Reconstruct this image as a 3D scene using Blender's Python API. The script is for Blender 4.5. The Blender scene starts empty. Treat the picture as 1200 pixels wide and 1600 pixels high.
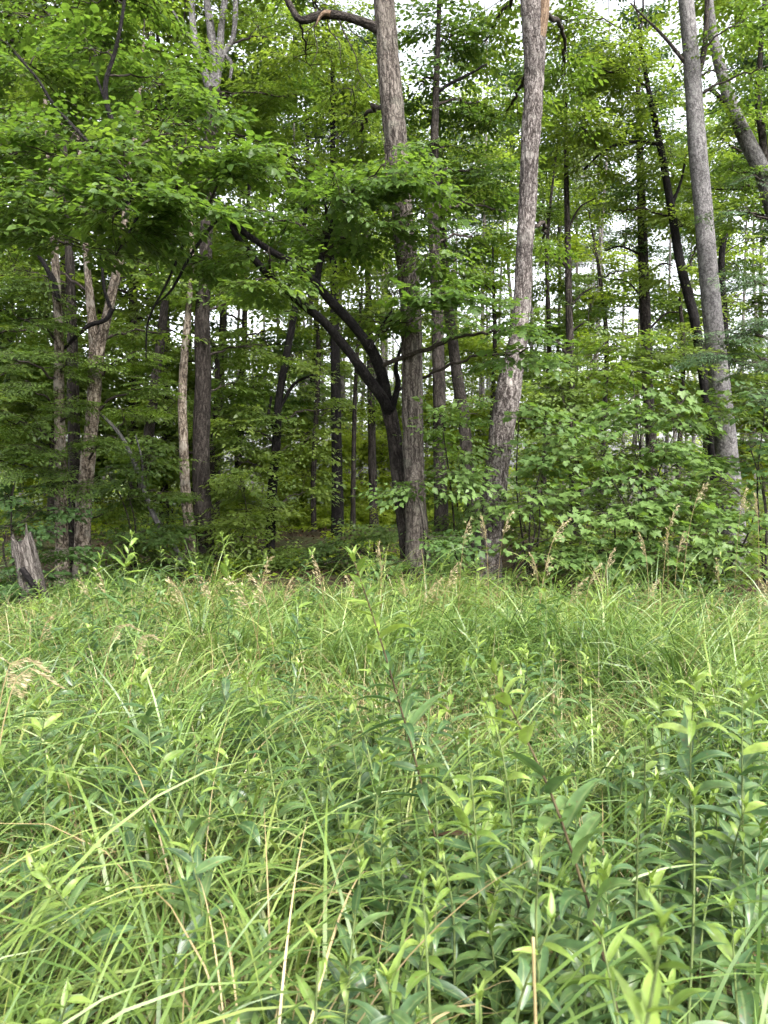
import bpy, math
import numpy as np
from mathutils import Vector, Matrix

R = math.radians
scene = bpy.context.scene
col = scene.collection

# ------------------------------------------------------------------ camera, sky, sun, exposure
F = 1155.0            # focal length in pixels of the 1200 x 1600 frame
CH = 1.6              # eye height
PITCH = math.atan(60.0 / F)
cam_d = bpy.data.cameras.new('camera')
cam = bpy.data.objects.new('camera', cam_d); col.objects.link(cam)
cam.location = (0, 0, CH)
cam.rotation_euler = (R(90) - PITCH, 0, 0)
cam_d.sensor_fit = 'VERTICAL'; cam_d.sensor_height = 36.0
cam_d.lens = 36.0 * F / 1600.0
cam_d.clip_start = 0.05; cam_d.clip_end = 1000
cam_d.dof.use_dof = True; cam_d.dof.focus_distance = 7.0; cam_d.dof.aperture_fstop = 8.0
scene.camera = cam

SUN_EL, SUN_AZ = R(46), R(150)       # azimuth from +Y clockwise: behind the camera, to its right
w = bpy.data.worlds.new('World'); scene.world = w; w.use_nodes = True
nt = w.node_tree; nt.nodes.clear()
sky = nt.nodes.new('ShaderNodeTexSky'); sky.sky_type = 'NISHITA'; sky.sun_disc = False
sky.sun_elevation = SUN_EL; sky.sun_rotation = SUN_AZ
sky.air_density = 1.0; sky.dust_density = 4.0; sky.ozone_density = 1.0
hs = nt.nodes.new('ShaderNodeHueSaturation'); hs.inputs['Saturation'].default_value = 0.22; hs.inputs['Value'].default_value = 1.0
bg = nt.nodes.new('ShaderNodeBackground'); bg.inputs['Strength'].default_value = 0.15
wo = nt.nodes.new('ShaderNodeOutputWorld')
nt.links.new(sky.outputs[0], hs.inputs['Color']); nt.links.new(hs.outputs[0], bg.inputs['Color']); nt.links.new(bg.outputs[0], wo.inputs['Surface'])

sd = bpy.data.lights.new('sun', 'SUN'); sd.energy = 1.5; sd.angle = R(25); sd.color = (1.0, 0.96, 0.9)
sun = bpy.data.objects.new('sun', sd); col.objects.link(sun)
dv = Vector((math.sin(SUN_AZ) * math.cos(SUN_EL), math.cos(SUN_AZ) * math.cos(SUN_EL), math.sin(SUN_EL)))
sun.rotation_euler = dv.to_track_quat('Z', 'Y').to_euler()
sun.location = dv * 30

vs = scene.view_settings
vs.view_transform = 'Standard'; vs.look = 'None'; vs.exposure = 2.38; vs.gamma = 1.0; vs.use_curve_mapping = False
scene.cycles.use_adaptive_sampling = True; scene.cycles.adaptive_threshold = 0.03
scene.cycles.max_bounces = 6; scene.cycles.diffuse_bounces = 4; scene.cycles.glossy_bounces = 2
scene.cycles.transmission_bounces = 5; scene.cycles.transparent_max_bounces = 4

# ------------------------------------------------------------------ helpers
ca, sa = math.cos(PITCH), math.sin(PITCH)
def P(px, py, d):
    """the point that stands d metres ahead where the photograph shows (px, py)"""
    u, v = (px - 600.0) / F, (800.0 - py) / F
    dy, dz = ca + sa * v, -sa + ca * v
    t = d / dy
    return np.array((u * t, d, CH + dz * t))
def SZ(px, d): return px * d / F

def gz(x, y):
    x = np.asarray(x, float); y = np.asarray(y, float)
    z = 0.035 * np.sin(x * 0.9 + 1.3) * np.cos(y * 0.7) + 0.03 * np.sin(x * 0.37 - y * 0.5)
    return z + 0.10 * np.clip((y - 10.5) / 6.0, 0, 1)

def nrm(a): return a / np.maximum(np.linalg.norm(a, axis=-1, keepdims=True), 1e-9)

def make_mesh(name, V, polys, attrs=None, mats=(), matidx=None, smooth=True):
    """V (N,3); polys: list of index arrays (M,3) or (M,4)"""
    me = bpy.data.meshes.new(name)
    V = np.asarray(V, np.float32)
    me.vertices.add(len(V)); me.vertices.foreach_set('co', V.ravel())
    polys = [np.asarray(p, np.int32) for p in polys if len(p)]
    loops = np.concatenate([p.ravel() for p in polys])
    sizes = np.concatenate([np.full(len(p), p.shape[1], np.int32) for p in polys])
    me.loops.add(len(loops)); me.loops.foreach_set('vertex_index', loops)
    me.polygons.add(len(sizes))
    me.polygons.foreach_set('loop_start', (np.cumsum(sizes) - sizes).astype(np.int32))
    if smooth: me.polygons.foreach_set('use_smooth', np.ones(len(sizes), bool))
    for m in mats: me.materials.append(m)
    if matidx is not None: me.polygons.foreach_set('material_index', np.asarray(matidx, np.int32))
    for k, a in (attrs or {}).items():
        a = np.asarray(a, np.float32)
        if a.ndim == 1:
            at = me.attributes.new(k, 'FLOAT', 'POINT'); at.data.foreach_set('value', a)
        else:
            at = me.attributes.new(k, 'FLOAT_VECTOR', 'POINT'); at.data.foreach_set('vector', a.ravel())
    me.update(calc_edges=True)
    return me

def obj(name, me, parent=None, loc=None):
    o = bpy.data.objects.new(name, me); col.objects.link(o)
    if parent is not None: o.parent = parent
    if loc is not None: o.location = loc
    return o
def tag(o, label=None, cat=None, group=None, kind=None):
    if label: o['label'] = label
    if cat: o['category'] = cat
    if group: o['group'] = group
    if kind: o['kind'] = kind
    return o
def empty(name, loc): 
    o = bpy.data.objects.new(name, None); col.objects.link(o); o.location = loc; o.empty_display_size = 0.1
    return o
def copy_tree(root):
    c = root.copy(); col.objects.link(c)
    for ch in root.children:
        d = ch.copy(); col.objects.link(d); d.parent = c
        for g in ch.children:
            e = g.copy(); col.objects.link(e); e.parent = d
    return c

def vnoise(u, v, pu, seed):
    """value noise, periodic in u with integer period pu"""
    tab = np.random.default_rng(seed).random((pu, 997))
    ui = np.floor(u).astype(int); vi = np.floor(v).astype(int)
    fu = u - ui; fv = v - vi
    fu = fu * fu * (3 - 2 * fu); fv = fv * fv * (3 - 2 * fv)
    a = tab[ui % pu, vi % 997]; b = tab[(ui + 1) % pu, vi % 997]
    c = tab[ui % pu, (vi + 1) % 997]; d = tab[(ui + 1) % pu, (vi + 1) % 997]
    return (a * (1 - fu) + b * fu) * (1 - fv) + (c * (1 - fu) + d * fu) * fv

def clump_noise(x, y, s, seed):
    return vnoise(x * s + 500, y * s + 500, 1024, seed)

def spline(pts, step):
    """Catmull-Rom through pts (N,k), resampled about every step metres of the first three columns"""
    p = np.asarray(pts, float)
    if len(p) == 2: p = np.array([p[0], (p[0] + p[1]) / 2, p[1]])
    q = np.vstack([2 * p[0] - p[1], p, 2 * p[-1] - p[-2]])
    out = []
    for i in range(len(p) - 1):
        n = max(2, int(np.linalg.norm(p[i + 1, :3] - p[i, :3]) / step) + 1)
        t = np.linspace(0, 1, n, endpoint=False)[:, None]
        a, b, c, d = q[i], q[i + 1], q[i + 2], q[i + 3]
        out.append(0.5 * (2 * b + (c - a) * t + (2 * a - 5 * b + 4 * c - d) * t * t + (3 * b - a - 3 * c + d) * t ** 3))
    out.append(p[-1:])
    return np.vstack(out)

def tube(path, nseg=12, furrow=0.0, lump=0.0, flare=0.0, seed=0, ragged=0.0, cap=True):
    """path (N,4): x y z radius. Returns V, quads/tris, bark coordinate"""
    p = path[:, :3]; r = path[:, 3].copy()
    n = len(p)
    tan = nrm(np.gradient(p, axis=0))
    s = np.concatenate([[0], np.cumsum(np.linalg.norm(np.diff(p, axis=0), axis=1))])
    up = np.array((1.0, 0, 0)) if abs(tan[0][0]) < 0.9 else np.array((0, 1.0, 0))
    A = np.zeros((n, 3)); a = nrm(up - tan[0] * np.dot(up, tan[0]))
    for i in range(n):
        a = a - tan[i] * np.dot(a, tan[i]); a /= np.linalg.norm(a); A[i] = a
    B = np.cross(tan, A)
    th = np.linspace(0, 2 * np.pi, nseg, endpoint=False)
    T, S = np.meshgrid(th, s)
    R0 = float(r.mean())
    rr = np.repeat(r[:, None], nseg, 1)
    if flare:
        lob = 1 + 0.35 * np.cos(5 * T + seed) + 0.25 * np.cos(3 * T + seed * 2.1)
        rr = rr * (1 + flare * np.exp(-S / (2.2 * r[0])) * lob)
    if lump:
        rr = rr * (1 + lump * (vnoise(T / (2 * np.pi) * 4, S / (R0 * 5), 4, seed + 1) - .5) * 2)
    if furrow:
        k = max(8, int(2 * np.pi * R0 / 0.045))
        wob = (vnoise(T / (2 * np.pi) * 6, S / 0.25, 6, seed + 5) - .5) * 1.6
        n1 = vnoise(T / (2 * np.pi) * k + wob, S / 0.20, k, seed + 2)
        n2 = vnoise(T / (2 * np.pi) * k * 2 + wob * 1.7, S / 0.09, k * 2, seed + 3)
        rid = 1 - np.abs(2 * n1 - 1) ** 0.7
        rr = rr + furrow * (-rid + 0.45 * (n2 - .5))
    if ragged:
        pass
    V = p[:, None, :] + rr[..., None] * (np.cos(T)[..., None] * A[:, None, :] + np.sin(T)[..., None] * B[:, None, :])
    if ragged:   # a torn upper rim
        tear = (vnoise(T / (2 * np.pi) * 9, S * 0, 9, seed + 9) ** 1.5) * ragged
        wgt = np.clip((S / s[-1] - 0.75) / 0.25, 0, 1)
        V = V + tan[:, None, :] * (tear * wgt)[..., None]
    bark = np.stack([np.cos(T) * R0, np.sin(T) * R0, S + seed * 3.7], -1).reshape(-1, 3)
    V = V.reshape(-1, 3)
    i = np.arange(n - 1)[:, None] * nseg; j = np.arange(nseg)[None, :]; j2 = (j + 1) % nseg
    Q = np.stack([i + j, i + j2, i + nseg + j2, i + nseg + j], -1).reshape(-1, 4)
    polys = [Q]
    if cap:
        c = len(V); V = np.vstack([V, p[-1] + tan[-1] * r[-1] * 0.6 - (tan[-1] * ragged * 0.5)]); bark = np.vstack([bark, bark[-1]])
        base = (n - 1) * nseg
        polys.append(np.stack([base + np.arange(nseg), base + (np.arange(nseg) + 1) % nseg, np.full(nseg, c)], -1))
    return V, polys, bark

class Bag:
    """collects tubes into one mesh"""
    def __init__(s): s.V = []; s.P = {3: [], 4: []}; s.B = []; s.n = 0
    def add(s, V, polys, bark):
        s.V.append(V); s.B.append(bark)
        for p in polys: s.P[p.shape[1]].append(p + s.n)
        s.n += len(V)
    def mesh(s, name, mat):
        return make_mesh(name, np.vstack(s.V), [np.vstack(p) for p in s.P.values() if p], {'bark': np.vstack(s.B)}, [mat])

def prisms(a, b, ra, rb):
    """many three-sided twigs from a to b (n,3)"""
    n = len(a)
    t = nrm(b - a); up = np.where(np.abs(t[:, 2:3]) < 0.9, np.array([[0, 0, 1.0]]), np.array([[1.0, 0, 0]]))
    u = nrm(np.cross(t, up)); v = np.cross(t, u)
    V = []
    for (q, r) in ((a, ra), (b, rb)):
        for k in range(3):
            an = 2 * np.pi * k / 3
            V.append(q + np.reshape(r, (-1, 1)) * (math.cos(an) * u + math.sin(an) * v))
    V = np.stack(V, 1).reshape(-1, 3)
    o = (np.arange(n) * 6)[:, None]
    Q = np.concatenate([o + np.array([[k, (k + 1) % 3, 3 + (k + 1) % 3, 3 + k]]) for k in range(3)])
    return V, Q

# ------------------------------------------------------------------ leaf shapes (along +Y, face +Z, length 1)
def fold(side, mid):
    """mirrored leaf from side points and midrib points -> V, tris"""
    m = len(mid)
    V = [(0, y, z) for y, z in mid] + [(x, y, z) for x, y, z in side] + [(-x, y, z) for x, y, z in side]
    k = len(side); T = []
    for sgn, off in ((1, m), (-1, m + k)):
        seq = [(0, off, 1)]
        tri = [(0, off, 1)]
        for i in range(k - 1):
            tri += [(i + 1, off + i, off + i + 1), (i + 1, off + i + 1, i + 2)]
        tri.append((m - 2, off + k - 1, m - 1))
        for a, b, c in tri: T.append((a, b, c) if sgn > 0 else (a, c, b))
    return np.array(V, float), np.array(T, int)
OVATE = fold([(.33, .26, .05), (.27, .62, .01)], [(0, 0), (.32, .0), (.66, -.04), (1.05, -.16)])
SIMPLE = fold([(.31, .42, .06)], [(0, 0), (.5, 0), (1.0, -.12)])
TINY = (np.array([(0, 0, 0), (.3, .45, .05), (0, 1, -.08), (-.3, .45, .05)], float), np.array([(0, 1, 2), (0, 2, 3)]))
NEEDLE = (np.array([(0, 0, 0), (.12, .5, .0), (0, 1, -.04), (-.12, .5, .0)], float), np.array([(0, 1, 2), (0, 2, 3)]))
def maple_leaf():
    pol = [(180, .12), (128, .50), (96, .38), (60, .74), (36, .50), (15, .72), (0, 1.0), (-15, .72), (-36, .50), (-60, .74), (-96, .38), (-128, .50)]
    V = [(0, .28, 0.0)]
    for a, r in pol:
        x = math.sin(R(a)) * r * .72; y = .28 + math.cos(R(a)) * r * .72
        V.append((x, y, .05 * abs(x) / .5 - .12 * max(0, y - .5) - .10 * max(0, abs(x) - .35)))
    n = len(pol)
    return np.array(V), np.array([(0, 1 + (i + 1) % n, 1 + i) for i in range(n)])[:, [0, 2, 1]][:, ::-1]
MAPLE = maple_leaf()
def lance(curl, wide=.11, rings=6):
    """a long narrow leaf, bent down by curl radians over its length"""
    V = []; T = []
    x = 0; y = 0.0; z = 0.0
    for i in range(rings + 1):
        t = i / rings
        wd = wide * (math.sin(math.pi * min(1, t * .93 + .07) ** .8) ** .9) if i < rings else 0.002
        V += [(-wd, y, z + wd * .45), (0, y, z), (wd, y, z + wd * .45)]
        an = curl * t * t
        y += math.cos(an) / rings; z -= math.sin(an) / rings
    for i in range(rings):
        a = 3 * i
        T += [(a, a + 1, a + 4), (a, a + 4, a + 3), (a + 1, a + 2, a + 5), (a + 1, a + 5, a + 4)]
    return np.array(V), np.array(T)

def frames(d, n):
    """rotation matrices (k,3,3) with column Y = d and Z nearest n"""
    y = nrm(d); x = nrm(np.cross(y, n)); z = np.cross(x, y)
    return np.stack([x, y, z], -1)

def bake_leaves(tpl, pos, rot, size, rnd):
    V, T = tpl
    n = len(pos); k = len(V)
    W = np.einsum('nij,kj->nki', rot, V) * size[:, None, None] + pos[:, None, :]
    I = (np.arange(n) * k)[:, None, None] + T[None]
    return W.reshape(-1, 3), I.reshape(-1, 3), np.repeat(rnd, k)

# sprays: leaf positions on a twig of length 1 along +Y lying in XY
def spray(kind, rng):
    pos = []; d = []; nn = []; sz = []; ta = []; tb = []
    def leaf(p, yaw, s, tilt=0.35):
        dd = np.array((math.sin(yaw), math.cos(yaw), rng.normal(-.22, .22)))
        pos.append(p); d.append(dd); nn.append(np.array((rng.normal(0, tilt), rng.normal(0, tilt), 1.0))); sz.append(s)
    if kind == 'broad':
        ta.append((0, 0, 0)); tb.append((0, 1, -.08))
        axes = [((0, 0, 0), 0.0, 1.0, 7)]
        for i, f in enumerate((.2, .38, .55, .7)):
            axes.append(((0, f, -.03 * f), (1 if i % 2 else -1) * rng.uniform(.6, .95), rng.uniform(.35, .55) * (1.1 - f * .5), 4))
        for (o, yaw, L, m) in axes:
            o = np.array(o); dr = np.array((math.sin(yaw), math.cos(yaw), -.1))
            if L < 1: ta.append(tuple(o)); tb.append(tuple(o + dr * L))
            for k in range(m):
                f = (k + 1) / m
                leaf(o + dr * L * f, yaw + (1 if k % 2 else -1) * rng.uniform(.5, 1.1) * (1 if k < m - 1 else .1), rng.uniform(.75, 1.15))
    elif kind == 'fine':
        ta.append((0, 0, 0)); tb.append((0, 1, -.12))
        axes = [((0, 0, 0), 0.0, 1.0, 12)]
        for i in range(9):
            f = .1 + i * .09
            axes.append(((0, f, -.1 * f * f), (1 if i % 2 else -1) * rng.uniform(.75, 1.0), .55 * (1.05 - f) + .1, 7))
        for (o, yaw, L, m) in axes:
            o = np.array(o); dr = np.array((math.sin(yaw), math.cos(yaw), -.12))
            if L < 1: ta.append(tuple(o)); tb.append(tuple(o + dr * L))
            for k in range(m):
                leaf(o + dr * L * (k + 1) / m, yaw + (1 if k % 2 else -1) * rng.uniform(.5, .9), rng.uniform(.8, 1.2), .18)
    elif kind == 'maple':
        ta.append((0, 0, 0)); tb.append((0, 1, -.05))
        for f in (.3, .62, 1.0):
            for sd_ in (1, -1):
                yaw = sd_ * rng.uniform(.5, 1.2) * (1.0 if f < 1 else .6)
                pt = np.array((math.sin(yaw) * .18, f + math.cos(yaw) * .18, rng.normal(.0, .05)))
                ta.append((0, f, -.05 * f)); tb.append(tuple(pt))
                leaf(pt, yaw, rng.uniform(.75, 1.15), .28)
        leaf(np.array((0, 1.12, -.03)), rng.normal(0, .2), 1.0, .28)
    return dict(pos=np.array(pos), rot=frames(np.array(d), np.array(nn)), size=np.array(sz), ta=np.array(ta, float), tb=np.array(tb, float))
_r = np.random.default_rng(77)
SPRAYS = {k: [spray(k, _r) for _ in range(8)] for k in ('broad', 'fine', 'maple')}
KIND = {  # spray, leaf template, spray length, leaf length
    'lime': ('broad', OVATE, .52, .094), 'broad': ('broad', SIMPLE, .60, .098), 'far': ('broad', TINY, .70, .13),
    'fine': ('fine', TINY, .50, .055), 'maple': ('maple', MAPLE, .42, .135), 'needle': ('fine', NEEDLE, .45, .075),
    'shade': ('broad', TINY, 1.3, .30), 'broad_back': ('broad', TINY, .60, .105)}

def scatter_sprays(kind, pos, dirs, rng, scale=1.0, flat=0.75):
    """sprays at pos (n,3) heading dirs (n,3) -> leaf mesh arrays and twig arrays"""
    sp, tpl, L, LL = KIND[kind]
    n = len(pos)
    d = dirs.copy(); d[:, 2] = d[:, 2] * (1 - flat) + rng.normal(-.12, .16, n)
    nn = np.stack([rng.normal(0, .22, n), rng.normal(0, .22, n) - .12, np.ones(n)], -1)
    Rm = frames(d, nn)
    sc = L * scale * rng.uniform(.75, 1.25, n)
    which = rng.integers(0, 8, n)
    LV, LT, LR, PA, PB = [], [], [], [], []
    off = 0
    for k in range(8):
        m = np.where(which == k)[0]
        if not len(m): continue
        s = SPRAYS[sp][k]
        pp = pos[m][:, None, :] + np.einsum('nij,kj->nki', Rm[m], s['pos']) * sc[m][:, None, None]
        rr = np.einsum('nij,kjl->nkil', Rm[m], s['rot'])
        sz = LL * scale * s['size'][None, :] * rng.uniform(.62, 1.25, (len(m), 1)) * rng.uniform(.8, 1.15, (len(m), len(s['size'])))
        rnd = np.clip(rng.random((len(m), 1)) * .6 + rng.random((len(m), len(s['size']))) * .4, 0, 1)
        V, T, q = bake_leaves(tpl, pp.reshape(-1, 3), rr.reshape(-1, 3, 3), sz.ravel(), rnd.ravel())
        LV.append(V); LT.append(T + off); LR.append(q); off += len(V)
        PA.append((pos[m][:, None, :] + np.einsum('nij,kj->nki', Rm[m], s['ta']) * sc[m][:, None, None]).reshape(-1, 3))
        PB.append((pos[m][:, None, :] + np.einsum('nij,kj->nki', Rm[m], s['tb']) * sc[m][:, None, None]).reshape(-1, 3))
    return np.vstack(LV), np.vstack(LT), np.concatenate(LR), np.vstack(PA), np.vstack(PB)

# ------------------------------------------------------------------ materials
def nodes(name):
    m = bpy.data.materials.new(name); m.use_nodes = True
    t = m.node_tree; t.nodes.clear()
    out = t.nodes.new('ShaderNodeOutputMaterial')
    def N(k, **kw):
        n = t.nodes.new(k)
        for a, b in kw.items(): setattr(n, a, b)
        return n
    return m, t, N, out, t.links.new

def ramp(N, stops):
    r = N('ShaderNodeValToRGB'); e = r.color_ramp.elements
    while len(e) < len(stops): e.new(0.5)
    for el, (p, c) in zip(e, stops): el.position = p; el.color = (*c, 1)
    return r

def leaf_mat(name, stops, trans=0.40, rough=0.42, spec=0.45, tcol=(1.5, 1.55, .7), vein=0.0):
    m, t, N, out, L = nodes(name)
    at = N('ShaderNodeAttribute', attribute_name='rnd'); oi = N('ShaderNodeObjectInfo')
    ad = N('ShaderNodeMath', operation='ADD'); L(at.outputs['Fac'], ad.inputs[0])
    mu = N('ShaderNodeMath', operation='MULTIPLY'); L(oi.outputs['Random'], mu.inputs[0]); mu.inputs[1].default_value = 3.0
    L(mu.outputs[0], ad.inputs[1])
    pp = N('ShaderNodeMath', operation='PINGPONG'); L(ad.outputs[0], pp.inputs[0]); pp.inputs[1].default_value = 1.0
    r = ramp(N, stops); L(pp.outputs[0], r.inputs[0])
    geo = N('ShaderNodeNewGeometry')
    nz = N('ShaderNodeTexNoise'); nz.inputs['Scale'].default_value = 45; nz.inputs['Detail'].default_value = 2; L(geo.outputs['Position'], nz.inputs['Vector'])
    vn = N('ShaderNodeAttribute', attribute_name='vein')
    vr = N('ShaderNodeMapRange'); L(vn.outputs['Fac'], vr.inputs[0]); vr.inputs[1].default_value = .8; vr.inputs[2].default_value = .95; vr.inputs[3].default_value = 0; vr.inputs[4].default_value = .4
    vm = N('ShaderNodeMix', data_type='RGBA'); L(vr.outputs[0], vm.inputs[0]); L(r.outputs[0], vm.inputs[6]); vm.inputs[7].default_value = (.22, .26, .11, 1)
    sp = N('ShaderNodeTexNoise'); sp.inputs['Scale'].default_value = 110; sp.inputs['Detail'].default_value = 1; L(geo.outputs['Position'], sp.inputs['Vector'])
    sr = N('ShaderNodeMapRange'); L(sp.outputs['Fac'], sr.inputs[0]); sr.inputs[1].default_value = .69; sr.inputs[2].default_value = .74; sr.inputs[3].default_value = 0; sr.inputs[4].default_value = .7
    sm = N('ShaderNodeMix', data_type='RGBA'); L(sr.outputs[0], sm.inputs[0]); L(vm.outputs[2], sm.inputs[6]); sm.inputs[7].default_value = (.12, .075, .03, 1)
    hv = N('ShaderNodeHueSaturation'); L(sm.outputs[2], hv.inputs['Color'])
    mr = N('ShaderNodeMapRange'); L(nz.outputs['Fac'], mr.inputs[0]); mr.inputs[1].default_value = .3; mr.inputs[2].default_value = .7; mr.inputs[3].default_value = .74; mr.inputs[4].default_value = 1.24
    L(mr.outputs[0], hv.inputs['Value'])
    b = N('ShaderNodeBsdfPrincipled'); L(hv.outputs[0], b.inputs['Base Color']); b.inputs['Roughness'].default_value = rough
    b.inputs['Specular IOR Level'].default_value = spec
    tr = N('ShaderNodeBsdfTranslucent')
    mx = N('ShaderNodeMix', data_type='RGBA', blend_type='MULTIPLY'); mx.inputs[0].default_value = 1.0
    L(hv.outputs[0], mx.inputs[6]); mx.inputs[7].default_value = (*tcol, 1); L(mx.outputs[2], tr.inputs['Color'])
    ms = N('ShaderNodeMixShader'); ms.inputs[0].default_value = trans
    L(b.outputs[0], ms.inputs[1]); L(tr.outputs[0], ms.inputs[2]); L(ms.outputs[0], out.inputs['Surface'])
    return m

def bark_mat(name, dark, mid, light, zs=.16, sc=22., patch=0.25, patchc=(.32, .33, .29), bump=.5, moss=0.0):
    m, t, N, out, L = nodes(name)
    at = N('ShaderNodeAttribute', attribute_name='bark')
    mp = N('ShaderNodeMapping'); mp.inputs['Scale'].default_value = (1, 1, zs); L(at.outputs['Vector'], mp.inputs[0])
    n1 = N('ShaderNodeTexNoise'); n1.inputs['Scale'].default_value = sc; n1.inputs['Detail'].default_value = 6; n1.inputs['Roughness'].default_value = .65; n1.inputs['Distortion'].default_value = .6
    L(mp.outputs[0], n1.inputs['Vector'])
    mp2 = N('ShaderNodeMapping'); mp2.inputs['Scale'].default_value = (1, 1, min(1., zs * 1.8)); L(at.outputs['Vector'], mp2.inputs[0])
    nw = N('ShaderNodeTexNoise'); nw.inputs['Scale'].default_value = 14; nw.inputs['Detail'].default_value = 3; L(at.outputs['Vector'], nw.inputs['Vector'])
    va = N('ShaderNodeMix', data_type='RGBA', blend_type='ADD'); va.inputs[0].default_value = .09; L(mp2.outputs[0], va.inputs[6]); L(nw.outputs['Color'], va.inputs[7])
    vo = N('ShaderNodeTexVoronoi', feature='DISTANCE_TO_EDGE'); vo.inputs['Scale'].default_value = sc * .85; L(va.outputs[2], vo.inputs['Vector'])
    ck = N('ShaderNodeMapRange'); L(vo.outputs['Distance'], ck.inputs[0]); ck.inputs[1].default_value = .0; ck.inputs[2].default_value = .16; ck.inputs[3].default_value = -.13; ck.inputs[4].default_value = .04
    hh = N('ShaderNodeMath', operation='ADD'); L(n1.outputs['Fac'], hh.inputs[0]); L(ck.outputs[0], hh.inputs[1])
    r = ramp(N, [(.36, dark), (.5, mid), (.64, light)]); L(hh.outputs[0], r.inputs[0])
    n2 = N('ShaderNodeTexNoise'); n2.inputs['Scale'].default_value = 5.5; n2.inputs['Detail'].default_value = 5; L(at.outputs['Vector'], n2.inputs['Vector'])
    r2 = ramp(N, [(.56, (0, 0, 0)), (.66, (1, 1, 1))]); L(n2.outputs['Fac'], r2.inputs[0])
    pm = N('ShaderNodeMath', operation='MULTIPLY'); L(r2.outputs[0], pm.inputs[0]); pm.inputs[1].default_value = patch
    mx = N('ShaderNodeMix', data_type='RGBA'); L(pm.outputs[0], mx.inputs[0]); L(r.outputs[0], mx.inputs[6]); mx.inputs[7].default_value = (*patchc, 1)
    n3 = N('ShaderNodeTexNoise'); n3.inputs['Scale'].default_value = 1.7; n3.inputs['Detail'].default_value = 4; L(at.outputs['Vector'], n3.inputs['Vector'])
    mr = N('ShaderNodeMapRange'); L(n3.outputs['Fac'], mr.inputs[0]); mr.inputs[1].default_value = .3; mr.inputs[2].default_value = .7; mr.inputs[3].default_value = .72; mr.inputs[4].default_value = 1.3
    hv = N('ShaderNodeHueSaturation'); L(mx.outputs[2], hv.inputs['Color']); L(mr.outputs[0], hv.inputs['Value'])
    b = N('ShaderNodeBsdfPrincipled'); L(hv.outputs[0], b.inputs['Base Color']); b.inputs['Roughness'].default_value = .9; b.inputs['Specular IOR Level'].default_value = .12
    bp = N('ShaderNodeBump'); bp.inputs['Strength'].default_value = bump; bp.inputs['Distance'].default_value = .03
    L(hh.outputs[0], bp.inputs['Height']); L(bp.outputs[0], b.inputs['Normal'])
    L(b.outputs[0], out.inputs['Surface'])
    return m

def blade_mat(name, stops, base, trans=.35):
    m, t, N, out, L = nodes(name)
    at = N('ShaderNodeAttribute', attribute_name='rnd'); tt = N('ShaderNodeAttribute', attribute_name='along')
    r = ramp(N, stops); L(at.outputs['Fac'], r.inputs[0])
    mr = N('ShaderNodeMapRange'); L(tt.outputs['Fac'], mr.inputs[0]); mr.inputs[1].default_value = 0.02; mr.inputs[2].default_value = .3; mr.inputs[3].default_value = .75; mr.inputs[4].default_value = 0
    mx = N('ShaderNodeMix', data_type='RGBA'); L(mr.outputs[0], mx.inputs[0]); L(r.outputs[0], mx.inputs[6]); mx.inputs[7].default_value = (*base, 1)
    b = N('ShaderNodeBsdfPrincipled'); L(mx.outputs[2], b.inputs['Base Color']); b.inputs['Roughness'].default_value = .40; b.inputs['Specular IOR Level'].default_value = .5
    tr = N('ShaderNodeBsdfTranslucent')
    m2 = N('ShaderNodeMix', data_type='RGBA', blend_type='MULTIPLY'); m2.inputs[0].default_value = 1.0
    L(mx.outputs[2], m2.inputs[6]); m2.inputs[7].default_value = (1.3, 1.35, .8, 1); L(m2.outputs[2], tr.inputs['Color'])
    ms = N('ShaderNodeMixShader'); ms.inputs[0].default_value = trans
    L(b.outputs[0], ms.inputs[1]); L(tr.outputs[0], ms.inputs[2]); L(ms.outputs[0], out.inputs['Surface'])
    return m

M = {}
M['lime'] = leaf_mat('linden_leaf', [(0, (.05, .095, .022)), (.5, (.095, .15, .032)), (1, (.18, .235, .055))], .5, .36, .5, (1.8, 1.8, .8))
M['maple'] = leaf_mat('maple_leaf', [(0, (.036, .075, .022)), (.5, (.062, .115, .031)), (1, (.105, .17, .044))], .42, .5, .35)
M['deep'] = leaf_mat('canopy_leaf', [(0, (.042, .08, .022)), (.5, (.08, .128, .03)), (1, (.145, .195, .045))], .5, .42, .4, (1.7, 1.75, .7))
M['fine'] = leaf_mat('fine_leaf', [(0, (.06, .10, .022)), (.5, (.095, .15, .03)), (1, (.145, .205, .042))], .48, .45, .35, (1.6, 1.65, .7))
M['hem'] = leaf_mat('hemlock_needle', [(0, (.032, .065, .03)), (.5, (.05, .092, .04)), (1, (.075, .125, .05))], .25, .45, .4)
M['yellow'] = leaf_mat('glow_tinted_leaf', [(0, (.11, .165, .018)), (.5, (.165, .225, .024)), (1, (.23, .285, .034))], .55, .45, .35)  # sunlit glow put into the leaf colour, since little light reaches these leaves
M['gold'] = leaf_mat('goldenrod_leaf', [(0, (.038, .08, .032)), (.5, (.06, .112, .04)), (1, (.098, .16, .05))], .3, .36, .5, (1.3, 1.45, .75))
M['young'] = leaf_mat('young_leaf', [(0, (.10, .165, .03)), (.5, (.145, .22, .042)), (1, (.20, .275, .06))], .4, .4, .45, (1.2, 1.25, .7))
M['weed'] = leaf_mat('weed_leaf', [(0, (.06, .105, .03)), (.5, (.09, .145, .038)), (1, (.13, .19, .05))], .35, .42, .45, (1.3, 1.4, .7))
M['litter'] = leaf_mat('dead_leaf', [(0, (.035, .02, .012)), (.5, (.065, .04, .022)), (1, (.105, .068, .04))], .1, .7, .2, (1.2, 1, .8))
M['grass'] = blade_mat('grass_blade', [(0, (.036, .074, .016)), (.3, (.072, .13, .027)), (.6, (.118, .185, .038)), (.82, (.172, .232, .056)), (1, (.245, .272, .085))], (.20, .175, .07))
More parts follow.
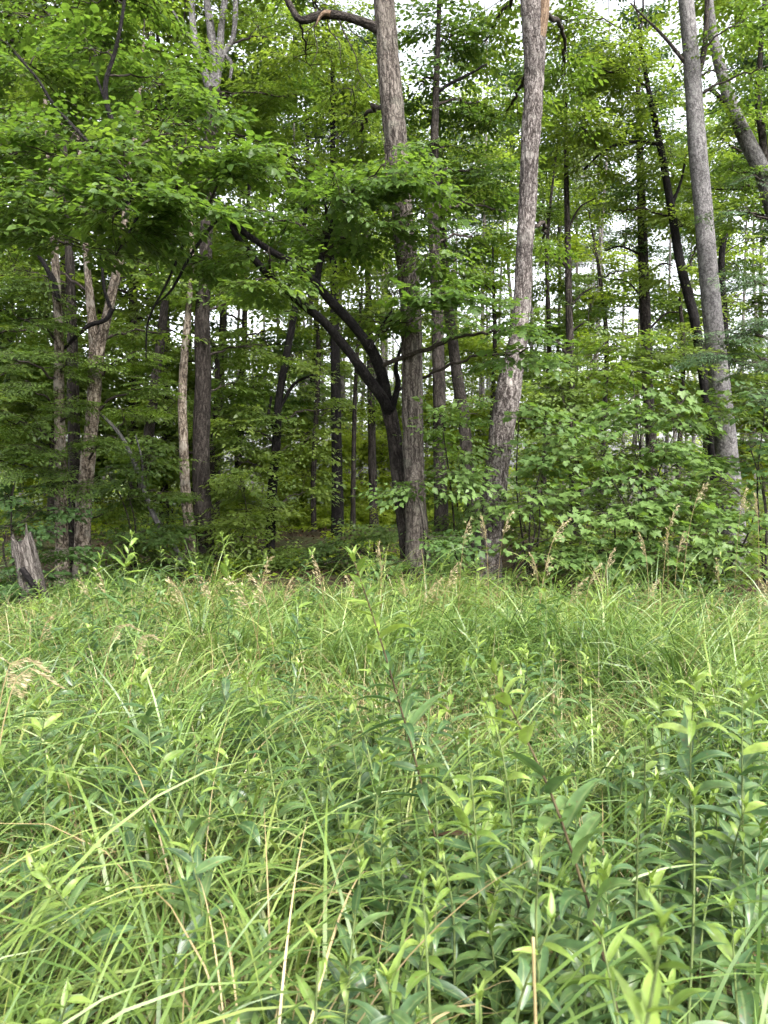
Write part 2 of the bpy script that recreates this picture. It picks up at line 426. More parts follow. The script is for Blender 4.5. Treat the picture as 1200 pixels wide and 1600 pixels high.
M['straw'] = blade_mat('straw_blade', [(0, (.15, .11, .05)), (.5, (.245, .185, .088)), (1, (.35, .28, .15))], (.15, .11, .055), .2)
M['seed'] = blade_mat('seed_spikelet', [(0, (.22, .18, .10)), (.5, (.31, .26, .15)), (1, (.41, .35, .22))], (.26, .22, .12), .3)
M['bark_main'] = bark_mat('furrowed_bark', (.022, .018, .0155), (.066, .056, .048), (.128, .113, .099), .14, 30, .15, (.17, .18, .145), 1.0)
M['bark_shag'] = bark_mat('shaggy_bark', (.028, .023, .021), (.086, .074, .069), (.19, .172, .163), .28, 34, .4, (.26, .245, .225), 1.0)
M['bark_pale'] = bark_mat('pale_bark', (.035, .027, .021), (.13, .105, .082), (.25, .215, .18), .28, 26, .45, (.29, .27, .235), 1.0)
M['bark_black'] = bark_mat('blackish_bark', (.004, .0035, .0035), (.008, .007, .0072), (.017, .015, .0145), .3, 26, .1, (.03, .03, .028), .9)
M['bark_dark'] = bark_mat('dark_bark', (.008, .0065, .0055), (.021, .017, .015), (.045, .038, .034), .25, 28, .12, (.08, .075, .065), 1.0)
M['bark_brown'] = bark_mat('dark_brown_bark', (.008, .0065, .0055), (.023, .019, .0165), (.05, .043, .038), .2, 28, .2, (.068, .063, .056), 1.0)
M['bark_grey'] = bark_mat('grey_bark', (.05, .047, .047), (.10, .095, .095), (.155, .148, .146), .5, 26, .35, (.21, .21, .20), .6)
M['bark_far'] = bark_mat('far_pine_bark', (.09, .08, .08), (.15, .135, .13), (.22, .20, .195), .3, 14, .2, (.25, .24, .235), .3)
M['twig'] = bark_mat('twig_bark', (.018, .014, .012), (.032, .026, .022), (.055, .046, .04), .3, 40, .1, (.14, .14, .12), .2)
M['wood'] = bark_mat('torn_wood', (.06, .04, .026), (.12, .082, .055), (.18, .135, .095), .08, 40, .1, (.6, .5, .4), .5)
M['stump'] = bark_mat('weathered_wood', (.025, .021, .018), (.07, .061, .055), (.14, .126, .115), .07, 34, .2, (.2, .19, .175), .9)
M['stem'] = bark_mat('green_stem', (.06, .085, .03), (.09, .12, .042), (.125, .16, .055), .1, 40, .1, (.25, .28, .12), .1)
M['redstem'] = bark_mat('reddish_stem', (.034, .024, .014), (.056, .042, .024), (.08, .066, .032), .1, 40, .1, (.2, .2, .1), .1)

def ground_mat():
    m, t, N, out, L = nodes('soil_and_thatch')
    g = N('ShaderNodeNewGeometry')
    n1 = N('ShaderNodeTexNoise'); n1.inputs['Scale'].default_value = 9; n1.inputs['Detail'].default_value = 8; n1.inputs['Roughness'].default_value = .7; L(g.outputs['Position'], n1.inputs['Vector'])
    r = ramp(N, [(.3, (.018, .013, .008)), (.5, (.04, .029, .017)), (.72, (.085, .064, .037))]); L(n1.outputs['Fac'], r.inputs[0])
    n2 = N('ShaderNodeTexNoise'); n2.inputs['Scale'].default_value = .8; n2.inputs['Detail'].default_value = 5; L(g.outputs['Position'], n2.inputs['Vector'])
    r2 = ramp(N, [(.45, (0, 0, 0)), (.6, (1, 1, 1))]); L(n2.outputs['Fac'], r2.inputs[0])
    mm = N('ShaderNodeMath', operation='MULTIPLY'); L(r2.outputs[0], mm.inputs[0]); mm.inputs[1].default_value = .45
    mx = N('ShaderNodeMix', data_type='RGBA'); L(mm.outputs[0], mx.inputs[0]); L(r.outputs[0], mx.inputs[6]); mx.inputs[7].default_value = (.05, .075, .022, 1)
    sx = N('ShaderNodeSeparateXYZ'); L(g.outputs['Position'], sx.inputs[0])
    fr = N('ShaderNodeMapRange'); L(sx.outputs['Y'], fr.inputs[0]); fr.inputs[1].default_value = 20; fr.inputs[2].default_value = 26
    m3 = N('ShaderNodeMix', data_type='RGBA'); L(fr.outputs[0], m3.inputs[0]); L(mx.outputs[2], m3.inputs[6]); m3.inputs[7].default_value = (.05, .068, .024, 1); mx = m3
    b = N('ShaderNodeBsdfPrincipled'); L(mx.outputs[2], b.inputs['Base Color']); b.inputs['Roughness'].default_value = .95; b.inputs['Specular IOR Level'].default_value = .15
    bp = N('ShaderNodeBump'); bp.inputs['Strength'].default_value = .7; bp.inputs['Distance'].default_value = .03; L(n1.outputs['Fac'], bp.inputs['Height']); L(bp.outputs[0], b.inputs['Normal'])
    L(b.outputs[0], out.inputs['Surface'])
    return m

# ------------------------------------------------------------------ the ground
ax = np.concatenate([-np.geomspace(400, 16, 12), np.linspace(-15, 15, 61), np.geomspace(16, 400, 12)])
ay = np.concatenate([-np.geomspace(400, 6, 12), np.linspace(-5, 30, 71), np.geomspace(32, 500, 14)])
X, Y = np.meshgrid(ax, ay)
GV = np.stack([X, Y, gz(X, Y)], -1).reshape(-1, 3)
nx_, ny_ = len(ax), len(ay)
ii = (np.arange(ny_ - 1)[:, None] * nx_ + np.arange(nx_ - 1)[None]).ravel()
tag(obj('ground', make_mesh('ground', GV, [np.stack([ii, ii + 1, ii + nx_ + 1, ii + nx_], -1)], None, [ground_mat()])), kind='structure')

# ------------------------------------------------------------------ trees
class Tree:
    def __init__(s, name, label, cat, base, group=None, seed=0):
        s.root = empty(name, base); tag(s.root, label, cat, group)
        s.base = np.array(base, float); s.rng = np.random.default_rng(seed); s.seed = seed
        s.skel = []          # points where limbs may start: (x y z r)
        s.leaf = {}; s.tw = []; s.mat_twig = 'twig'
    def stem(s, pix, d, mat, part='trunk', d_end=None, nseg=18, step=.09, furrow=0., lump=.06, flare=0., ground=False, label=None, ragged=0., parent=None):
        n = len(pix); pts = []
        for i, (px, py, wd) in enumerate(pix):
            di = d if d_end is None else d + (d_end - d) * i / (n - 1)
            q = P(px, py, di); pts.append((q[0], q[1], q[2], SZ(wd, di) / 2))
        return s.stem3(np.array(pts), mat, part, nseg, step, furrow, lump, flare, ground, label, ragged, parent)
    def stem3(s, pts, mat, part='trunk', nseg=12, step=.07, furrow=0., lump=.06, flare=0., ground=False, label=None, ragged=0., parent=None):
        pts = np.array(pts, float)
        if ground:
            g = pts[0].copy(); g[2] = gz(g[0], g[1]) - .12; g[3] *= 1.05
            if pts[0][2] > g[2] + .1: pts = np.vstack([g, pts])
            else: pts[0] = g
        path = spline(pts, step)
        path[:, 3] = np.maximum(path[:, 3], .003)
        s.skel.append(path[::max(1, int(.15 / step))])
        V, polys, bark = tube(path, nseg, furrow, lump, flare, s.seed + len(s.skel) * 7, ragged)
        o = obj(part, make_mesh(part, V - s.base, polys, {'bark': bark}, [M[mat]]), parent or s.root)
        if label: o['label'] = label
        return o
    def attach(s, c):
        sk = np.vstack(s.skel)
        dd = np.linalg.norm(sk[:, :3] - c, axis=1) + 1.2 * np.maximum(0, sk[:, 2] - c[2] + .25)
        return sk[np.argmin(dd)]
    def cluster(s, c, rad, kind, mat, dens=1.0, limb='twig', scale=1.0, flat=.75):
        """a bough of foliage: limb from the nearest wood to c, branchlets through an ellipsoid, sprays along them"""
        rng = s.rng; c = np.asarray(c, float); rad = np.asarray(rad, float)
        a = s.attach(c)
        L = np.linalg.norm(c - a[:3])
        r0 = min(a[3] * .55, .012 + .012 * L)
        mid = (a[:3] + c) / 2 + np.array((rng.normal(0, .06), rng.normal(0, .06), .08)) * L
        end = c + (c - a[:3]) / max(L, .01) * rad.mean() * .45
        q = spline(np.array([(*a[:3], r0), (*mid, r0 * .75), (*c, r0 * .45), (*end, .004)]), .12)
        q[1:-1, :3] += rng.normal(0, .018, (len(q) - 2, 3))
        V, polys, bark = tube(q, 7, 0, .1, 0, s.seed)
        if r0 > .011 and kind != 'shade': obj('branch', make_mesh('branch', V - s.base, polys, {'bark': bark}, [M[limb]]), s.root)
        else: s.tw.append((q[:-1, :3], q[1:, :3], q[:-1, 3], q[1:, 3]))
        area = math.pi * rad[0] * rad[2]
        n = max(3, int(dens * area * 8.5 / scale ** 2 + .5))
        u = nrm(rng.normal(0, 1, (n, 3))) * (rng.random((n, 1)) ** .45)
        e = c + u * rad
        st = q[rng.integers(int(len(q) * .35), len(q), n), :3]
        dv_ = e - st
        far = np.linalg.norm(dv_, axis=1) < .25
        dv_[far] = u[far] * rad * .6
        m = 5
        pp, dd = [], []
        seg = []
        lift = .10 * np.linalg.norm(dv_, axis=1)
        for k in range(m):
            f = (k + 1.0) / m
            pt = st + dv_ * f; pt[:, 2] += lift * 4 * f * (1 - f)
            seg.append(pt)
            yaw = (1 if k % 2 else -1) * rng.uniform(.2, 1.1, n)
            h = nrm(dv_ * np.array((1, 1, .4)) + .001)
            cs, sn = np.cos(yaw), np.sin(yaw)
            dd.append(np.stack([h[:, 0] * cs - h[:, 1] * sn, h[:, 0] * sn + h[:, 1] * cs, h[:, 2]], -1))
            pp.append(pt)
        prev = st
        for k in range(m):
            s.tw.append((prev, seg[k], np.full(n, .0065 * (1 - k / m) + .002), np.full(n, .0065 * (1 - (k + 1) / m) + .002)))
            prev = seg[k]
        V, T, q_, pa, pb = scatter_sprays(kind, np.vstack(pp), np.vstack(dd), rng, scale, flat)
        q_ = q_ * .62 + rng.uniform(0, .38)
        s.leaf.setdefault(mat, []).append((V, T, q_))
        if kind not in ('shade', 'far'):
            if kind != 'lime': pa, pb = pa[::2], pb[::2]
            if kind == 'broad_back': pa, pb = pa[::2], pb[::2]
            s.tw.append((pa, pb, np.full(len(pa), .0022), np.full(len(pa), .001)))
    def finish(s):
        for mat, L in s.leaf.items():
            off = 0; T = []
            for V, t, q in L: T.append(t + off); off += len(V)
            me = make_mesh('crown', np.vstack([x[0] for x in L]) - s.base, [np.vstack(T)], {'rnd': np.concatenate([x[2] for x in L])}, [M[mat]], smooth=False)
            tag(obj('crown', me, s.root), kind='stuff')
        if s.tw:
            A, B, ra, rb = [np.concatenate([np.asarray(t[i]) for t in s.tw]) for i in range(4)]
            V, Q = prisms(A, B, ra, rb)
            me = make_mesh('twigs', V - s.base, [Q], {'bark': V * .3}, [M[s.mat_twig]])
            tag(obj('twigs', me, s.root), kind='stuff')
        return s.root
    def boughs(s, rows, kind, mat, dens=1.0, limb='twig', scale=1.0, flat=.75, depth=.85):
        for row in rows:
            px, py, d, rx, ry = row[:5]
            k = row[5] if len(row) > 5 else 1.0
            kd = 'broad_back' if kind == 'broad' and d > 11.9 else kind
            X_, Z_ = SZ(rx, d), SZ(ry, d)
            s.cluster(P(px, py, d), (X_, X_ * depth, Z_), kd, mat, dens * k, limb, scale, flat)
    def top(s, x, y, z0, z1, r, n, mat='deep'):
        n = max(1, n // 5); z0 += 4.5
        for i in range(n):
            a = s.rng.uniform(0, 2 * math.pi); f = i / max(1, n - 1)
            rr = r * (1 - .5 * abs(f - .35))
            s.cluster((x + math.cos(a) * rr * .6, y + math.sin(a) * rr * .6, z0 + (z1 - z0) * f), (rr * .7, rr * .7, .9), 'shade', mat, 1.0, 'twig', 1.0)

def base_of(px, d): q = P(px, 740, d); return (q[0], d, float(gz(q[0], d)))

# the thick furrowed trunk in the middle
t = Tree('furrowed_tree', 'thickest straight trunk with grey-brown furrowed bark in the middle of the wood edge', 'tree', base_of(656, 9.6), seed=11)
t.stem([(655, 940, 43), (652, 870, 37), (648, 760, 35), (645, 640, 34), (641, 480, 34), (631, 360, 35), (623, 280, 36), (612, 160, 36), (604, 60, 35), (597, -60, 31), (585, -300, 25), (590, -700, 16)], 9.6, 'bark_main', nseg=60, step=.028, furrow=.017, lump=.06, flare=.35, ground=True)
b = t.stem([(600, 52, 22), (585, 42, 16), (560, 32, 14), (530, 24, 13), (500, 24, 12), (470, 32, 11), (455, 12, 10), (440, -20, 8), (425, -70, 6)], 9.6, 'bark_brown', 'branch', nseg=14, lump=.15)
b['label'] = 'crooked bare branch reaching out near the top of the frame'
t.stem([(517, 22, 9), (508, 20, 8), (500, 26, 5), (494, 40, 2)], 9.55, 'wood', 'torn_wood', nseg=8, parent=None)
for pts in ([(528, 26, 3), (538, 52, 2.4), (556, 88, 2), (560, 112, 1.6), (580, 138, 1.2)], [(510, 24, 2), (516, 50, 1.6), (530, 66, 1.4), (532, 100, 1)], [(500, 28, 2), (490, 44, 1.6), (496, 76, 1.4), (488, 100, 1)], [(540, 28, 2), (548, 48, 1.6), (572, 66, 1.4), (590, 98, 1)], [(515, 22, 2), (505, 12, 1.6), (490, 14, 1.2), (476, 6, 1)], [(508, 24, 2), (478, 50, 1.4), (470, 48, 1)]):
    t.stem(pts, 9.6, 'bark_brown', 'branch', nseg=5, lump=.1)
t.boughs([(545, 170, 11.2, 70, 50, .8), (480, 90, 11.4, 70, 60, .8), (520, 60, 11.6, 60, 50, .7), (590, 330, 11, 55, 50, .9), (560, 230, 11.5, 60, 50, .6)], 'broad', 'deep')
t.top(-.2, 10.2, 9.5, 17, 3.6, 9)
t.finish()

# the leaning shaggy trunk
t = Tree('leaning_tree', 'thick pinkish grey trunk with shaggy bark bending upward beside the maple thicket', 'tree', base_of(760, 10.3), seed=23)
t.stem([(757, 905, 48), (765, 830, 43), (772, 760, 41), (779, 710, 40), (795, 610, 39), (811, 520, 33), (819, 420, 28), (824, 310, 28), (831, 200, 30), (835, 110, 31), (834, 50, 34), (826, -30, 28), (815, -150, 24), (800, -500, 16)], 10.3, 'bark_shag', nseg=54, step=.03, furrow=.018, lump=.09, flare=.3, ground=True)
t.stem([(842, 60, 20), (848, 30, 18), (851, 5, 16), (853, -14, 9)], 10.25, 'wood', 'broken_limb', nseg=12, ragged=.12, label='torn pale stub of a broken limb')
t.boughs([(760, 60, 12.2, 55, 60, .9), (790, 180, 12.2, 45, 60, .6), (880, 110, 12.2, 45, 70, .8), (850, 380, 12, 40, 40, .5)], 'broad', 'deep')
t.top(2.2, 11, 10, 17, 3.4, 9)
t.finish()

# the black leaning tree with the arching boughs
t = Tree('arching_tree', 'black-barked tree leaning over to one side in long forked arching boughs of big leaves', 'tree', base_of(644, 9.95), seed=31)
t.stem([(645, 925, 32), (639, 860, 29), (630, 790, 27), (621, 720, 25), (613, 665, 24), (606, 635, 24), (598, 612, 20), (591, 592, 14)], 9.95, 'bark_dark', nseg=44, step=.03, furrow=.010, lump=.06, flare=.2, ground=True)
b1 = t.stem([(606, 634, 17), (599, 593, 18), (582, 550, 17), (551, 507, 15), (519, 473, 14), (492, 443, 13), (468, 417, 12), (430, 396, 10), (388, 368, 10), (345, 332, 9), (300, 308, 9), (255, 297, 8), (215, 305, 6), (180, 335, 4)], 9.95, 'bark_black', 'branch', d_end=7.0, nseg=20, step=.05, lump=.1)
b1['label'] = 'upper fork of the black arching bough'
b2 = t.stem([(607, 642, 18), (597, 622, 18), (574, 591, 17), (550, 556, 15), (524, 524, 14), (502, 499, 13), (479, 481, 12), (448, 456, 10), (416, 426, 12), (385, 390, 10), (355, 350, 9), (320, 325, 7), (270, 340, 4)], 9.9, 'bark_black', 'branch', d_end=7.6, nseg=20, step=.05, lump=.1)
b2['label'] = 'lower fork of the black arching bough'
t.stem([(578, 545, 6), (592, 518, 5), (602, 500, 4), (612, 486, 3)], 9.25, 'bark_black', 'branch', nseg=8)
t.stem([(612, 640, 12), (622, 600, 9), (618, 575, 7), (626, 545, 4)], 9.85, 'bark_black', 'branch', nseg=8)
t.stem([(494, 452, 12), (500, 410, 9), (512, 370, 9), (528, 328, 9), (545, 306, 8), (572, 300, 7), (605, 296, 6), (640, 300, 4)], 9.0, 'bark_black', 'branch', nseg=9)
t.stem([(240, 300, 9), (200, 240, 8), (172, 180, 8), (165, 130, 7), (180, 80, 6), (192, 20, 5), (200, -60, 4)], 7.7, 'bark_black', 'branch', nseg=9, lump=.12)
t.stem([(170, 170, 5), (150, 120, 4), (110, 185, 1)][:2] , 7.7, 'bark_black', 'branch', nseg=6)
t.stem([(215, 303, 7), (150, 235, 6), (85, 165, 5), (60, 125, 4), (22, 82, 3)], 7.4, 'bark_black', 'branch', nseg=7)
t.stem([(235, 300, 9), (222, 320, 7), (210, 350, 5), (180, 400, 3)], 7.3, 'bark_black', 'branch', nseg=7)
t.stem([(300, 310, 6), (290, 370, 5), (262, 440, 4), (232, 500, 3), (228, 560, 2)], 7.7, 'bark_black', 'branch', nseg=6)
t.stem([(345, 335, 6), (300, 395, 5), (270, 450, 4), (240, 480, 2)], 7.9, 'bark_black', 'branch', nseg=6)
t.boughs([(590, 270, 8.4, 75, 38), (520, 290, 8.2, 70, 40), (610, 350, 8.6, 65, 40), (500, 375, 9.6, 70, 40), (425, 340, 9.0, 70, 45), (360, 270, 7.6, 85, 55), (285, 245, 7.4, 85, 55),
          (200, 270, 7.2, 85, 50), (110, 300, 7.0, 85, 50), (30, 330, 7.0, 75, 55), (130, 225, 7.4, 90, 45), (40, 230, 7.2, 80, 55), (300, 190, 7.8, 80, 40, .7),
          (430, 445, 9.6, 60, 30, .8), (215, 360, 7.1, 85, 30), (110, 385, 7.0, 75, 28), (335, 410, 8.6, 70, 35, .8), (400, 440, 8.0, 35, 16, .6),
          (690, 470, 8.6, 60, 35), (770, 520, 8.6, 50, 28), (735, 465, 8.8, 55, 25, .7), (815, 548, 8.6, 28, 16, .8), (665, 400, 8.7, 55, 35, .7), (640, 285, 8.7, 50, 30, .8),
          (50, 120, 8.2, 95, 60, .75), (150, 90, 8.2, 90, 60, .75), (60, 30, 8.6, 90, 50, .7), (180, 20, 8.8, 80, 50, .6), (240, 130, 8.4, 80, 50, .7), (270, 60, 9.2, 60, 50, .4), (660, 330, 9.1, 45, 35, .7), (600, 240, 9.0, 60, 25, .8), (640, 295, 8.9, 40, 20, .8), (668, 490, 9.0, 40, 14, .7), (290, 325, 6.9, 46, 22, .9), (235, 315, 6.8, 50, 26), (180, 330, 6.7, 50, 26), (420, 400, 7.9, 28, 12, .7)], 'lime', 'lime', 1.35)
t.boughs([(570, 480, 10.2, 50, 60, .6), (540, 420, 10.5, 60, 40, .6), (600, 420, 10.5, 50, 50, .6)], 'lime', 'deep', 1.0)
t.finish()

# dark trunk just behind the middle one
t = Tree('dark_tree', 'straight dark brown trunk standing just behind the thick middle trunk', 'tree', base_of(694, 11.3), seed=41)
t.stem([(696, 910, 31), (690, 820, 24), (687, 700, 21), (685, 560, 20), (681, 440, 19), (677, 310, 19), (681, 160, 11), (686, 10, 8), (690, -120, 6)], 11.3, 'bark_brown', nseg=30, step=.05, furrow=.010, flare=.25, ground=True)
t.stem([(682, 145, 6), (705, 130, 5), (735, 115, 4), (760, 100, 3)], 11.3, 'bark_black', 'branch', nseg=7)
t.boughs([(700, 60, 11.6, 75, 60), (730, 160, 11.8, 75, 55), (690, 230, 11.8, 70, 50), (750, 270, 11.9, 60, 50), (740, 370, 11.8, 55, 40, .8), (660, 130, 11.9, 50, 50, .8), (780, 330, 12, 40, 50, .5), (690, 320, 12, 50, 40, .7), (720, 430, 12, 60, 30, .8)], 'broad', 'deep', 1.0)
t.finish()
t = Tree('slender_grey_tree', 'slender grey trunk leaning back behind the dark one, between two thick trunks', 'tree', base_of(742, 13.2), seed=43)
t.stem([(742, 880, 22), (735, 780, 20), (725, 660, 19), (716, 600, 18), (707, 530, 17), (699, 460, 15), (690, 340, 12), (684, 230, 8)], 13.2, 'bark_brown', nseg=20, furrow=.005, flare=.2, ground=True)
t.boughs([(650, 260, 13.4, 50, 60, .7), (720, 300, 13.6, 60, 60, .6)], 'broad', 'deep')
t.finish()

# left group
t = Tree('forked_tree', 'pale mottled trunk that forks in two, foremost of the clump behind the broken stump', 'tree', base_of(130, 10.9), seed=51)
t.stem([(128, 930, 29), (129, 870, 26), (131, 790, 25), (139, 710, 23), (146, 630, 21), (149, 570, 22), (146, 520, 17), (140, 460, 13), (135, 400, 10), (128, 300, 8), (120, 150, 5)], 10.9, 'bark_pale', nseg=28, step=.05, furrow=.008, flare=.25, ground=True)
t.stem([(150, 590, 18), (157, 540, 16), (168, 490, 15), (180, 435, 14), (190, 388, 12), (200, 300, 10), (215, 180, 7), (225, 60, 4)], 10.85, 'bark_pale', 'branch', nseg=20, step=.05, furrow=.004)
t.stem([(176, 482, 8), (165, 500, 7), (140, 508, 7), (120, 525, 6), (100, 545, 4)], 10.6, 'bark_black', 'branch', nseg=10)
t.stem([(172, 480, 6), (163, 450, 5), (158, 400, 4), (150, 340, 3)], 10.7, 'bark_black', 'branch', nseg=8)
t.boughs([(230, 430, 11.3, 70, 40, .8), (60, 430, 11.2, 70, 40, .8), (250, 520, 11.6, 55, 40, .6), (110, 140, 11.8, 100, 60, .6), (230, 60, 12, 80, 60, .5)], 'broad', 'deep')
t.boughs([(215, 610, 10.6, 45, 22, .7), (175, 690, 10.4, 40, 16, .7), (200, 560, 10.6, 40, 20, .6)], 'fine', 'fine', .8)
t.top(-4.5, 12, 9.5, 16, 3.4, 8)
t.finish()
t = Tree('slim_pale_tree', 'slim pale straight trunk next to the broken stump, in front of a darker twin', 'tree', base_of(97, 10.5), seed=53)
t.stem([(98, 945, 23), (97, 860, 20), (95, 780, 19), (94, 700, 17), (92, 620, 16), (92, 540, 15), (88, 440, 13), (80, 300, 10), (70, 150, 6)], 10.5, 'bark_pale', nseg=24, step=.05, furrow=.006, flare=.25, ground=True)
t.stem([(92, 470, 8), (84, 440, 9), (76, 425, 8), (60, 400, 6), (30, 380, 4)], 10.4, 'bark_black', 'branch', nseg=8)
t.boughs([(40, 500, 10.2, 65, 24), (20, 560, 10.0, 60, 24), (55, 610, 10.0, 60, 22), (20, 660, 9.8, 55, 22), (60, 700, 10.0, 45, 18, .8), (110, 560, 10.2, 45, 18, .7), (15, 725, 9.9, 45, 20, .8), (80, 455, 10.4, 55, 22, .7), (130, 630, 10.1, 30, 12, .6), (120, 745, 10.2, 35, 14, .6)], 'fine', 'fine', 1.0, flat=.85)
t.finish()
t = Tree('dark_twin_tree', 'dark trunk squeezed between the two pale trunks beside the broken stump', 'tree', base_of(117, 11.4), seed=57)
t.stem([(118, 930, 24), (117, 850, 22), (116, 720, 20), (114, 580, 18), (111, 460, 15), (105, 330, 11), (100, 200, 7)], 11.4, 'bark_brown', nseg=22, step=.06, furrow=.006, flare=.2, ground=True)
t.boughs([(60, 370, 11.8, 80, 50, .8), (140, 340, 12, 70, 50, .6), (10, 430, 11.6, 60, 60, .8), (30, 800, 11.6, 50, 40, .9), (60, 860, 11.2, 40, 30, .8), (170, 800, 12, 45, 40, .8)], 'broad', 'deep')
t.finish()

# the double trunk
t = Tree('double_trunk_tree', 'double-trunked tree, one slim mottled stem and one thick dark stem from a shared base', 'tree', base_of(310, 12.3), seed=61)
t.stem([(318, 905, 36), (318, 850, 31), (315, 790, 28), (314, 700, 27), (317, 600, 26), (316, 500, 24), (321, 400, 21), (327, 280, 20), (331, 190, 22), (333, 140, 23)], 12.3, 'bark_brown', nseg=28, step=.055, furrow=.010, flare=.2, ground=True, label='thicker dark stem')
t.stem([(303, 905, 26), (299, 850, 20), (292, 790, 17), (287, 700, 15), (285, 620, 14), (288, 560, 13), (294, 490, 11), (300, 400, 8), (296, 300, 5)], 12.2, 'bark_pale', nseg=22, step=.05, furrow=.006, flare=.2, ground=True, label='slimmer pale mottled stem')
for pts in ([(333, 150, 16), (318, 110, 13), (306, 70, 11), (300, 20, 10), (298, -60, 8)], [(333, 150, 16), (334, 100, 13), (330, 50, 12), (322, -10, 10), (318, -80, 8)], [(333, 150, 16), (342, 100, 12), (345, 50, 11), (352, -10, 9), (355, -80, 7)],
            [(337, 120, 10), (352, 80, 8), (364, 60, 8), (368, 10, 8), (366, -60, 7)], [(350, 85, 7), (362, 100, 6), (358, 130, 4)], [(331, 145, 6), (322, 110, 6), (305, 70, 5), (285, 40, 4), (262, 5, 3)]):
    t.stem(pts, 12.3, 'bark_grey', 'branch', nseg=10, lump=.1)
t.boughs([(420, 60, 12.6, 60, 60, .8), (440, 150, 12.6, 60, 45, .7), (380, 150, 12.8, 50, 40, .6), (250, 200, 12.8, 70, 60, .6), (400, 220, 13, 40, 40, .5), (380, 470, 12.4, 70, 35, .9), (300, 440, 12.6, 60, 40, .8), (400, 540, 12.6, 45, 40, .8), (360, 600, 12.8, 40, 40, .7), (470, 250, 13, 60, 60, .6)], 'broad', 'deep')
t.top(-2.6, 14, 10, 17, 3.6, 9)
t.finish()
t = Tree('bowed_sapling', 'thin bare stem bowing away from the double trunk toward the pale forked trunk', 'sapling', base_of(290, 11.6), seed=63)
t.stem([(290, 905, 13), (282, 875, 10), (266, 845, 9), (240, 805, 8), (218, 745, 7), (196, 692, 6), (168, 657, 5), (142, 635, 4)], 11.6, 'bark_grey', nseg=10, lump=.12, ground=True)
t.stem([(222, 760, 4), (222, 720, 3), (212, 680, 2)], 11.6, 'bark_grey', 'branch', nseg=6)
t.boughs([(190, 650, 11.6, 30, 14, .7), (250, 770, 11.6, 30, 20, .6)], 'fine', 'fine', .8)
t.finish()
t = Tree('crooked_tree', 'crooked dark slender trunk with drooping leaves, between the double trunk and the arching tree', 'tree', base_of(418, 13.4), seed=67)
t.stem([(418, 905, 18), (423, 830, 16), (425, 770, 15), (431, 700, 14), (435, 630, 13), (446, 565, 12), (458, 500, 11), (469, 420, 9), (477, 330, 7), (482, 200, 4)], 13.4, 'bark_black', nseg=18, furrow=.004, flare=.2, lump=.1, ground=True)
t.stem([(433, 680, 6), (420, 650, 5), (424, 620, 4)], 13.4, 'bark_black', 'branch', nseg=7)
t.stem([(436, 640, 6), (460, 600, 5), (490, 585, 3)], 13.4, 'bark_black', 'branch', nseg=7)
t.boughs([(400, 640, 13.4, 60, 40, .9), (470, 690, 13.6, 50, 50, .7), (380, 720, 13.2, 50, 45, 1), (390, 800, 13.2, 60, 40, 1), (470, 770, 14, 50, 40, .5), (460, 560, 13.6, 50, 35, .7), (510, 640, 14, 35, 40, .5), (350, 670, 13.2, 40, 50, .8), (430, 480, 13.8, 60, 40, .8)], 'broad', 'deep')
t.finish()
def plain(name, label, pix, d, mat, rows=(), seed=0, leafmat='deep', kind='broad', cat='tree', nseg=16, furrow=.004, flare=.15, branches=(), dens=1.0, topn=0):
    t = Tree(name, label, cat, base_of(pix[0][0], d), seed=seed)
    t.stem(pix, d, mat, nseg=nseg, furrow=furrow, flare=flare, ground=True)
    for b in branches: t.stem(b, d, mat if mat != 'bark_grey' else 'bark_brown', 'branch', nseg=6)
    if rows: t.boughs(rows, kind, leafmat, dens)
    if topn: q = P(pix[-1][0], pix[-1][1], d); t.top(q[0], d + .5, 10.5, 17, 3.4, topn)
    return t.finish()
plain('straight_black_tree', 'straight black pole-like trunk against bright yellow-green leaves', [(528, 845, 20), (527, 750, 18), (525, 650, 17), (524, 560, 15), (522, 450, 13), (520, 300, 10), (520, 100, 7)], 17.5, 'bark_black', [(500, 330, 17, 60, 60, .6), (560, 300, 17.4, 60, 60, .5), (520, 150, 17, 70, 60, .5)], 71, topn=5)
plain('thin_dark_sapling', 'thin dark pole beside the straight black trunk', [(551, 850, 9), (552, 760, 8), (554, 640, 7), (558, 560, 6), (566, 450, 4)], 17.8, 'bark_brown', [(560, 580, 17.8, 30, 30, .6), (575, 500, 18, 40, 30, .6)], 73, cat='sapling')
plain('grey_pole_tree', 'dull grey pole-like trunk seen between the straight black trunk and the arching tree', [(585, 840, 14), (582, 730, 13), (580, 620, 12), (577, 500, 10), (572, 350, 8)], 19.5, 'bark_brown', [(600, 450, 19.5, 50, 50, .5)], 79)
plain('dead_pole_tree', 'thin dead pole with short bare twigs in the bright gap beside the shaggy leaning trunk', [(896, 760, 14), (893, 650, 13), (890, 520, 12), (887, 380, 10), (885, 280, 8), (884, 150, 5)], 14.8, 'bark_brown',
      [(880, 560, 15, 40, 40, .7), (850, 620, 15, 40, 40, .6), (925, 470, 15, 40, 35, .6)], 83, branches=[[(889, 480, 5), (915, 455, 3), (935, 448, 2)], [(888, 420, 5), (865, 395, 3), (845, 388, 2)], [(890, 560, 5), (868, 530, 3), (855, 522, 2)], [(887, 360, 4), (905, 325, 3), (930, 310, 2)], [(890, 520, 4), (912, 505, 3), (925, 507, 2)]])
